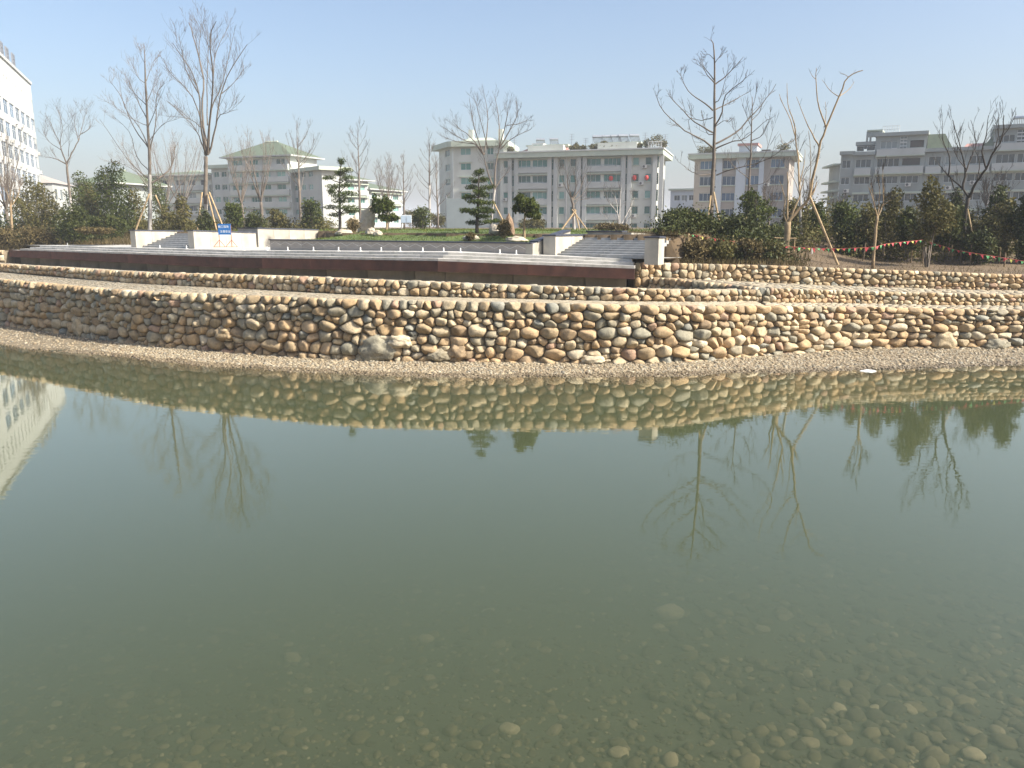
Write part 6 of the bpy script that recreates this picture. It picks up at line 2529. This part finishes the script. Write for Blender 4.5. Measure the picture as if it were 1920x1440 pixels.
# ---- tall white office block on the left ------------------------------------
_b = PY(58, 168, 163)
_r = ray(-14, 103)
_a = Vector((0, 0, CAM_H)) + _r * ((_b.z - CAM_H) / _r.z)
_a = _a + (_a - _b) * 0.9
Ft = Facade((_a.x, _a.y), (_b.x, _b.y))
root = thing('office_tower', 'tall white office block with blue windows and rooftop letters at the left edge', 'building', Ft.W(Ft.L / 2, 6, GZ))
# heights from the corner nearest the picture edge of the frame
zt_ = Ft.zv(171, 70)
fz = 3.55
tops = [zt_ - 6.6 - fz * k for k in range(7)]
ops, slots, acs = [], [], []
ux = lambda zx: Ft.su(zx / 3.6, 60 + (390 + zx * .62) / 3.6)
cx_l = [(12, 44), (56, 84), (94, 122), (132, 158), (168, 191), (201, 222)]
xs_ = [(ux(a), ux(b)) for a, b in cx_l]
pitch = (xs_[-1][0] - xs_[0][0]) / 5
xs_ = [(xs_[0][0] + pitch * k, xs_[0][0] + pitch * k + (xs_[3][1] - xs_[3][0])) for k in range(-5, 6)]
for t_ in tops:
    for a, b in xs_:
        if a > 1:
            ops.append((a, t_ - 2.3, b + .35, t_))
for k in range(26):
    a = ux(10) + (ux(222) - ux(10)) / 11 * (k - 14)
    if a > 1 and a < ux(225):
        slots.append((a, zt_ - 5.4, a + .9, zt_ - 2.6))
xe = Ft.L
ends = [(xe - 1.5, zt_ - 3 - 4.6 * k - 3.6, xe - .5, zt_ - 3 - 4.6 * k) for k in range(5)]
solid(root, 'wall', Ft, 0, Ft.L, 16, GZ, zt_, M_TOWER, ops + slots + ends)
for r in ops:
    add_window(root, Ft, r, G_BLUE, M_FRAME, 2)
for r in slots + ends:
    add_window(root, Ft, r, G_GREY, M_FRAMED, 1, 'slot_window')
rng = random.Random(5)
for t_ in tops:
    for a, b in xs_:
        if a > 1 and rng.random() < .6:
            ac_unit(root, Ft, b - .3, t_ - 3.1)
box_part(root, 'parapet', Ft, -.2, Ft.L + .2, -.25, 16.2, zt_ + .003, zt_ + .5, M_WHITEWALL)
for uu in (10, 20.5, 30.5, 41.5):
    x = Ft.su(uu, 105 + uu * .94)
    g = MB()
    for h in range(6):
        g.box(x - 1.0, x + 1.0, 1.0, 1.25, zt_ + .5 + h * .62, zt_ + .5 + h * .62 + .22, fr=lambda a, b, c: Ft.W(a, b, c))
    for xx in (-.95, 0, .95):
        g.box(x + xx - .12, x + xx + .12, 1.0, 1.25, zt_ + .5, zt_ + 4.0, fr=lambda a, b, c: Ft.W(a, b, c))
    obj('roof_letter_frame', g.mesh('roof_letter_frame', M_METAL), root)

# ---- low white house with pink roof beside the tower -------------------------
Fh = Facade(col_xy(98, 176), col_xy(140, 192))
root = thing('low_house', 'low white house with small windows right of the office tower', 'building', Fh.W(Fh.L / 2, 4, GZ))
zz = Fh.zv(345, 110)
ops = [(Fh.L * a, zz - 3.4, Fh.L * a + 1.6, zz - 1.2) for a in (.08, .3, .52, .74)] + [(Fh.L * a, zz - 7.2, Fh.L * a + 1.6, zz - 5.0) for a in (.08, .3, .52, .74)]
solid(root, 'wall', Fh, 0, Fh.L, 10, GZ, zz, M_WHITEWALL, ops)
for r in ops:
    add_window(root, Fh, r, G_GREY, M_FRAMED)
mb = MB()
mb.v = [Fh.W(-.4, -.4, zz), Fh.W(Fh.L + .4, -.4, zz), Fh.W(Fh.L + .4, 10.4, zz), Fh.W(-.4, 10.4, zz), Fh.W(Fh.L * .3, 5, zz + 2.2), Fh.W(Fh.L * .7, 5, zz + 2.2)]
mb.f = [(0, 1, 5, 4), (1, 2, 5), (2, 3, 4, 5), (3, 0, 4)]
obj('roof', mb.mesh('roof', M_BEIGE), root)

# ---- pavilion roofed block ---------------------------------------------------
def tiered(label, uL, YL, uR, YR, vt, rows_v, cols_u, vref, roof, wallm, depth=13, uc=None, bands=True, gl=None):
    f = Facade(col_xy(uL, YL), col_xy(uR, YR))
    uc = uc or (uL + uR) / 2
    root_ = thing('apartment_block', label, 'building', f.W(f.L / 2, 6, GZ))
    zt__ = f.zv(vt, uc)
    ops_ = [(f.su(a), f.zv(v1, uc), f.su(b), f.zv(v0, uc)) for v0, v1 in rows_v for a, b in cols_u]
    solid(root_, 'wall', f, 0, f.L, depth, GZ, zt__, wallm, ops_)
    for r in ops_:
        add_window(root_, f, r, gl or G_GREEN, M_FRAME)
    if bands:
        for v0, v1 in rows_v:
            box_part(root_, 'balcony_front', f, .3, f.L - .3, -.5, -.003, f.zv(v1, uc) - 1.05, f.zv(v1, uc) - .03, M_WHITEWALL)
            box_part(root_, 'hood', f, .2, f.L - .2, -.6, -.002, f.zv(v0, uc) + .1, f.zv(v0, uc) + .3, M_EAVE)
    e_ = 1.1
    if roof == 'flat':
        box_part(root_, 'eave', f, -e_, f.L + e_, -e_, depth + e_, zt__ + .003, zt__ + .7, M_EAVE)
    else:
        zr = f.zv(roof, uc)
        mb_ = MB()
        mb_.v = [f.W(-e_, -e_, zt__ + .25), f.W(f.L + e_, -e_, zt__ + .25), f.W(f.L + e_, depth + e_, zt__ + .25), f.W(-e_, depth + e_, zt__ + .25),
                 f.W(f.L * .40, depth / 2, zr), f.W(f.L * .60, depth / 2, zr)]
        mb_.f = [(0, 1, 5, 4), (1, 2, 5), (2, 3, 4, 5), (3, 0, 4)]
        obj('roof', mb_.mesh('roof', M_ROOFG), root_)
        box_part(root_, 'eave', f, -e_ - .1, f.L + e_ + .1, -e_ - .1, depth + e_ + .1, zt__ + .003, zt__ + .25, M_WHITEWALL)
        mb_ = MB()
        for a, b in ((4, 5),):
            mb_.tube([mb_.v[0] if False else f.W(f.L * .40, depth / 2, zr), f.W(f.L * .60, depth / 2, zr)], .25, 6)
        obj('ridge', mb_.mesh('ridge', M_EAVE), root_)
    return root_, f, zt__


rowsP = [(299, 309), (322, 332), (346, 356), (369, 379), (392, 402)]
tiered('white block with green pyramid roof left of centre', 430, 172, 546, 166, 295, rowsP, [(436, 456), (470, 486), (494, 508), (520, 536)], 0, 262, M_WHITEWALL, depth=9)
tiered('right wing of the pyramid roofed block with bright end wall', 547, 168, 604, 158, 322, rowsP[1:], [(550, 560), (566, 573), (579, 587)], 0, 'flat', M_WHITEWALL, bands=False, depth=5)
tiered('left wing of the pyramid roofed block', 398, 176, 429, 174, 316, rowsP[1:], [(402, 412), (416, 426)], 0, 'flat', M_WHITEWALL, bands=False)
tiered('long low grey white block behind the two tall left trees', 268, 182, 397, 178, 330, [(338, 348), (362, 372), (386, 396)], [(275, 290), (300, 315), (330, 345), (352, 366), (376, 390)], 0, 318, M_CREAM, gl=G_GREY)
tiered('green roofed block behind the cloud pruned pine', 606, 176, 690, 186, 338, [(346, 356), (370, 380), (394, 404)], [(611, 622), (632, 644), (652, 664), (674, 684)], 0, 318, M_WHITEWALL)
tiered('cream block with green roof behind the ball shaped tree', 691, 187, 752, 200, 358, [(364, 374), (386, 396), (408, 418)], [(696, 706), (716, 726), (736, 746)], 0, 340, M_WHITEWALL)
tiered('grey house with hip roof behind the tall evergreen tree', 150, 150, 214, 148, 345, [(352, 364), (380, 392)], [(156, 170), (176, 190), (196, 208)], 0, 316, M_GREYWALL, gl=G_GREY)

# ------------------------------------------------------------------ billboard and notice board
b = stand(866, 82)
root = thing('billboard', 'grey blank billboard standing behind the layered pine', 'billboard', b)
w, zt_, zb_ = 56 * 82 / FPX / 2, PY(866, 372, 82).z - b.z, PY(866, 428, 82).z - b.z
M_BOARD = simple('grey_billboard_sheet', (0.20, 0.235, 0.25), 0.6, 0.06, 1, stain=.1)
local('sheet', MB().box(-w, w, -.05, .05, zb_, zt_).mesh('sheet', M_BOARD), root)
for s in (-1, 1):
    local('post', MB().tube([(s * w, .08, -.1), (s * w, .08, zt_ + .25)], .07, 6).mesh('post', M_METAL), root)
b = stand(762, 70)
root = thing('notice_board', 'pale blue notice board on two posts right of the ball shaped tree', 'notice board', b)
w, zt_, zb_ = 20 * 70 / FPX / 2, PY(762, 403, 70).z - b.z, PY(762, 419, 70).z - b.z
M_NB = simple('pale_blue_panel', (0.42, 0.52, 0.62), 0.5, 0.08, 3)
for s in (-1, 1):
    local('panel', MB().box(s * w * .5 - w * .44, s * w * .5 + w * .44, -.04, .04, zb_ + .06, zt_ - .06).mesh('panel', M_NB), root)
    local('post', MB().tube([(s * w * .9, .06, -.1), (s * w * .9, .06, zb_)], .05, 6).mesh('post', M_METAL), root)
local('frame', MB().box(-w, w, .045, .08, zb_, zt_).mesh('frame', M_RAIL), root)

# ------------------------------------------------------------------ bunting
M_FLAGR = simple('red_flag', (0.50, 0.05, 0.06), 0.7, 0.1, 5)
M_FLAGG = simple('green_flag', (0.10, 0.38, 0.14), 0.7, 0.1, 5)
M_FLAGY = simple('yellow_flag', (0.50, 0.48, 0.10), 0.7, 0.1, 5)
M_ROPE = simple('red_cord', (0.40, 0.10, 0.08), 0.8, 0.1, 5)


def bunting(label, pix, Ys, seed, n):
    rng = random.Random(seed)
    P = [PY(u, v, Y) for (u, v), Y in zip(pix, Ys)]
    P = wiggle(P, rng, 0.0, 6)
    root = thing('bunting', label, 'bunting', P[0])
    mb = MB().tube(P, 0.008, 4)
    obj('cord', mb.mesh('cord', M_ROPE), root)
    cum = [0]
    for a, b in zip(P, P[1:]):
        cum.append(cum[-1] + (b - a).length)
    for k in range(n):
        s = cum[-1] * (k + .5) / n
        i = max(j for j in range(len(P) - 1) if cum[j] <= s)
        p = P[i].lerp(P[i + 1], (s - cum[i]) / max(1e-6, cum[i + 1] - cum[i]))
        t = (P[i + 1] - P[i]).normalized()
        w, h = 0.075 * rng.uniform(.7, 1.1), 0.17 * rng.uniform(.45, 1.1)
        sw = Vector((rng.uniform(-.05, .05), rng.uniform(-.08, .05), 0))
        a, b, c = p - t * w, p + t * w, p + sw + Vector((0, 0, -h))
        nn = Vector((0, .004, 0))
        mid = (a + b) / 2 + Vector((0, rng.uniform(-.02, .02), -h * .4)) 
        me = pm('flag', [a, b, c, mid, a + nn, b + nn, c + nn], [(0, 1, 3), (1, 2, 3), (2, 0, 3), (4, 6, 5)], [M_FLAGR, M_FLAGG, M_FLAGR, M_FLAGY, M_FLAGR, M_FLAGG][k % 6])
        obj('flag', me, root)
    return root


bunting('string of red and green flags sagging from the dark round shrub to the leaning pole', [(1286, 437), (1332, 446), (1403, 456), (1488, 463), (1520, 465), (1576, 466)],
        [32.4, 32.4, 32.6, 32.8, 32.8, 32.6], 1, 34)
bunting('string of red and green flags rising from the leaning pole to the splayed shrub', [(1577, 466), (1637, 463), (1657, 458), (1690, 454), (1730, 450)], [32.6, 32.4, 32.6, 33, 33.4], 2, 18)
bunting('string of red and green flags falling to the right edge', [(1741, 453), (1791, 468), (1816, 473), (1874, 482), (1930, 491), (1990, 497)], [33.3, 32.2, 31.9, 31.6, 31.4, 31.2], 3, 24)

# ------------------------------------------------------------------ stakes
def stake(label, u, v0, v1, lean=0.0, r=0.035, mat=None, name='wooden_stake', y0=30.8):
    b = ground_at(u, v0, y0)
    top = PY(u + lean, v1, b.y)
    rng = random.Random(int(u))
    d = top - b
    mb = MB().tube([Vector((0, 0, -.08)), d * .5 + Vector((.006, 0, 0)), d], [r, r * .95, r * .9], 7)
    o_ = obj(name, mb.mesh(name, mat or M_STAKE), None, b)
    tag(o_, label, 'stake', 'wooden stakes on the soil slope', 'thing')


STK = [(1618, 490, 455, 5, 'leaning wooden stake left of the thin young tree'), (1655, 490, 459, 2, 'wooden stake right of the thin young tree'),
       (1696, 480, 455, 0, 'short stake behind the splayed shrub, left'), (1708, 493, 467, 2, 'short stake beside the splayed stems, left'), (1730, 495, 470, 0, 'short stake beside the splayed stems, right'),
       (1742, 482, 452, 1, 'stake where the rightmost bunting begins'), (1770, 476, 455, 0, 'short stake midway under the falling bunting'), (1784, 494, 460, 1, 'thin stake left of the dark limbed tree'),
       (1801, 496, 466, 1, 'thick pale stake at the foot of the dark limbed tree'), (1819, 498, 456, 3, 'tall thin stake right of the dark limbed tree'), (1856, 478, 450, 0, 'stake behind the bunting near the right edge'),
       (1873, 494, 465, 3, 'stake in front of the bunting near the right edge'), (1883, 500, 474, 2, 'rightmost short stake by the wall'), (1911, 486, 476, 0, 'white tipped peg at the right edge')]
for u, v0, v1, ln, lab in STK:
    stake(lab, u, v0, v1, ln)
stake('tan cut stem standing below the dark round shrub', 1249, 486, 458, -1, 0.05, M_WOOD)
stake('tan stake holding the start of the bunting', 1289, 478, 438, 2, 0.05, M_WOOD)
stake('thin pale peg under the dark shrubs', 1376, 484, 472, 0, 0.02, M_WOOD)
stake('white peg under the middle of the bunting', 1522, 476, 466, 0, 0.025, M_GLAZEW)
# bamboo trestle beside the low forked tree
b = ground_at(1468, 474)
root = thing('bamboo_trestle', 'light bamboo trestle behind the low forked tree', 'trestle', b)
for u, du in ((1455, 3), (1466, 6), (1489, 1)):
    a, c = PY(u, 473, b.y), PY(u + du, 445, b.y)
    a.z = b.z - .05
    obj('leg', MB().tube([a, c], .025, 6).mesh('leg', M_WOOD), root)
obj('crossbar', MB().tube([PY(1452, 446, b.y - .06), PY(1494, 447, b.y - .06)], .022, 6).mesh('crossbar', M_WOOD), root)

# ------------------------------------------------------------------ boulders set in the foot of the front wall
def boulder(label, u, v, w, h, seed, tint, path=F_PATH, off=0.07, mat=None):
    d = ray(u, v)
    best = min((abs(proj((p.x, p.y, 0.5))[0] - u), i) for i, p in ((k, path.at(path.L * k / 600)) for k in range(601)))
    p, t, o_ = path.frame(path.L * best[1] / 600)
    c = PY(u, v, p.y - 0.05)
    m = p.y / FPX
    bv, bf = ico(3)
    V = []
    for q in bv:
        q = Vector(q)
        r = 1 + .34 * mnoise.noise(q * 1.6 + Vector((seed, 0, 0))) + .14 * mnoise.noise(q * 4 + Vector((0, seed, 0))) + .05 * mnoise.noise(q * 9 + Vector((0, seed, 0)))
        q = Vector((q.x * abs(q.x) ** -.12 if q.x else 0, q.y, q.z)) * r
        V.append(t * (q.x * w * m * .5) + Vector((0, 0, q.z * h * m * .5)) + o_ * (q.y * -.20))
    me = pm('boulder', V, [tuple(int(i) for i in f) for f in bf], M_STONE, True)
    set_tint(me, tint)
    ob = obj('boulder', me, None, Vector((p.x, p.y, c.z)) + o_ * off)
    tag(ob, label, 'boulder', 'boulders at the foot of the front wall', 'thing')


boulder('largest grey boulder at the foot of the front wall, left of centre', 704, 655, 70, 50, 1, 0.85)
boulder('tan leaning boulder at the foot of the front wall on the left', 152, 614, 34, 40, 2, 0.55)
boulder('pale oblong boulder low in the middle of the front wall', 750, 640, 50, 26, 3, 0.9)
boulder('grey green rounded boulder at the wall foot near the centre', 823, 667, 44, 24, 4, 0.65)
boulder('rust coloured boulder at the wall foot near the centre', 862, 660, 34, 32, 5, 0.48)
boulder('big brown rounded boulder low in the left part of the wall', 420, 626, 40, 26, 6, 0.25)
boulder('broad tan boulder at the wall foot on the right', 1770, 640, 40, 34, 7, 0.56)
boulder('grey rounded boulder at the wall foot near the right edge', 1866, 646, 46, 26, 8, 0.85)
boulder('pale flat boulder half buried in the beach right of centre', 1112, 674, 46, 18, 9, 0.9)


# ------------------------------------------------------------------ larger stones under water, litter
def sunk(label, u, v, r, seed, tint, flat=.6):
    z = -0.3
    for _ in range(6):
        p = PZ(u, v, z)
        z = bed(p.x, p.y) + r * .2
    bv, bf = ico(2)
    V = []
    for q in bv:
        q = Vector(q)
        k = 1 + .22 * mnoise.noise(q * 1.5 + Vector((seed, 3, 0)))
        V.append((q.x * r * k * 1.2, q.y * r * k, q.z * r * k * flat))
    me = pm('sunken_stone', V, [tuple(int(i) for i in f) for f in bf], M_BEDSTONE, True)
    set_tint(me, tint)
    o_ = obj('sunken_stone', me, None, p)
    tag(o_, label, 'stone', 'larger stones on the pond floor', 'thing')


sunk('broad pale stone under water right of centre', 1253, 1150, .17, 1, 1.0)
sunk('pale pointed stone under water near the bottom centre', 955, 1368, .085, 2, 1.0)
sunk('small tan stone under water near the bottom right corner', 1824, 1415, .085, 3, 1.0)
sunk('pinkish flat stone under water at the bottom right', 1518, 1393, .08, 4, .95, .4)
sunk('pale stone just right of the bottom centre under water', 1160, 1412, .08, 5, .97)
sunk('small yellowish stone below the broad pale sunken stone', 1234, 1177, .07, 6, 1.0)
sunk('greenish flat stone under water on the right', 1430, 1180, .08, 7, .97, .4)

p = PZ(1628, 687, 0.14)
p.z = bed(p.x, p.y) + .03
rs_ = np.random.RandomState(3)
bv, bf = ico(1)
V = [Vector(q) * (1 + rs_.uniform(-.35, .35)) for q in bv]
V = [(v.x * .22, v.y * .12, v.z * .05) for v in V]
o = obj('plastic_litter', pm('plastic_litter', V, [tuple(int(i) for i in f) for f in bf], M_GLAZEW), None, p)
tag(o, 'crumpled white plastic litter on the beach at the right', 'litter', None, 'thing')

# ------------------------------------------------------------------ winter haze in the air
m = bpy.data.materials.new('haze_air')
m.use_nodes = True
nt = m.node_tree
nt.nodes.remove(nt.nodes['Principled BSDF'])
hv = nt.nodes.new('ShaderNodeVolumePrincipled')
hv.inputs['Color'].default_value = (0.78, 0.84, 0.93, 1)
hv.inputs['Density'].default_value = 0.0006
hv.inputs['Anisotropy'].default_value = 0.0
nt.links.new(hv.outputs[0], nt.nodes['Material Output'].inputs['Volume'])
mb = MB().box(-1650, 1650, -60, 2250, -4.0, 48)
o = obj('haze', mb.mesh('haze', m))
tag(o, 'thin pale winter haze hanging over the park', kind='stuff')
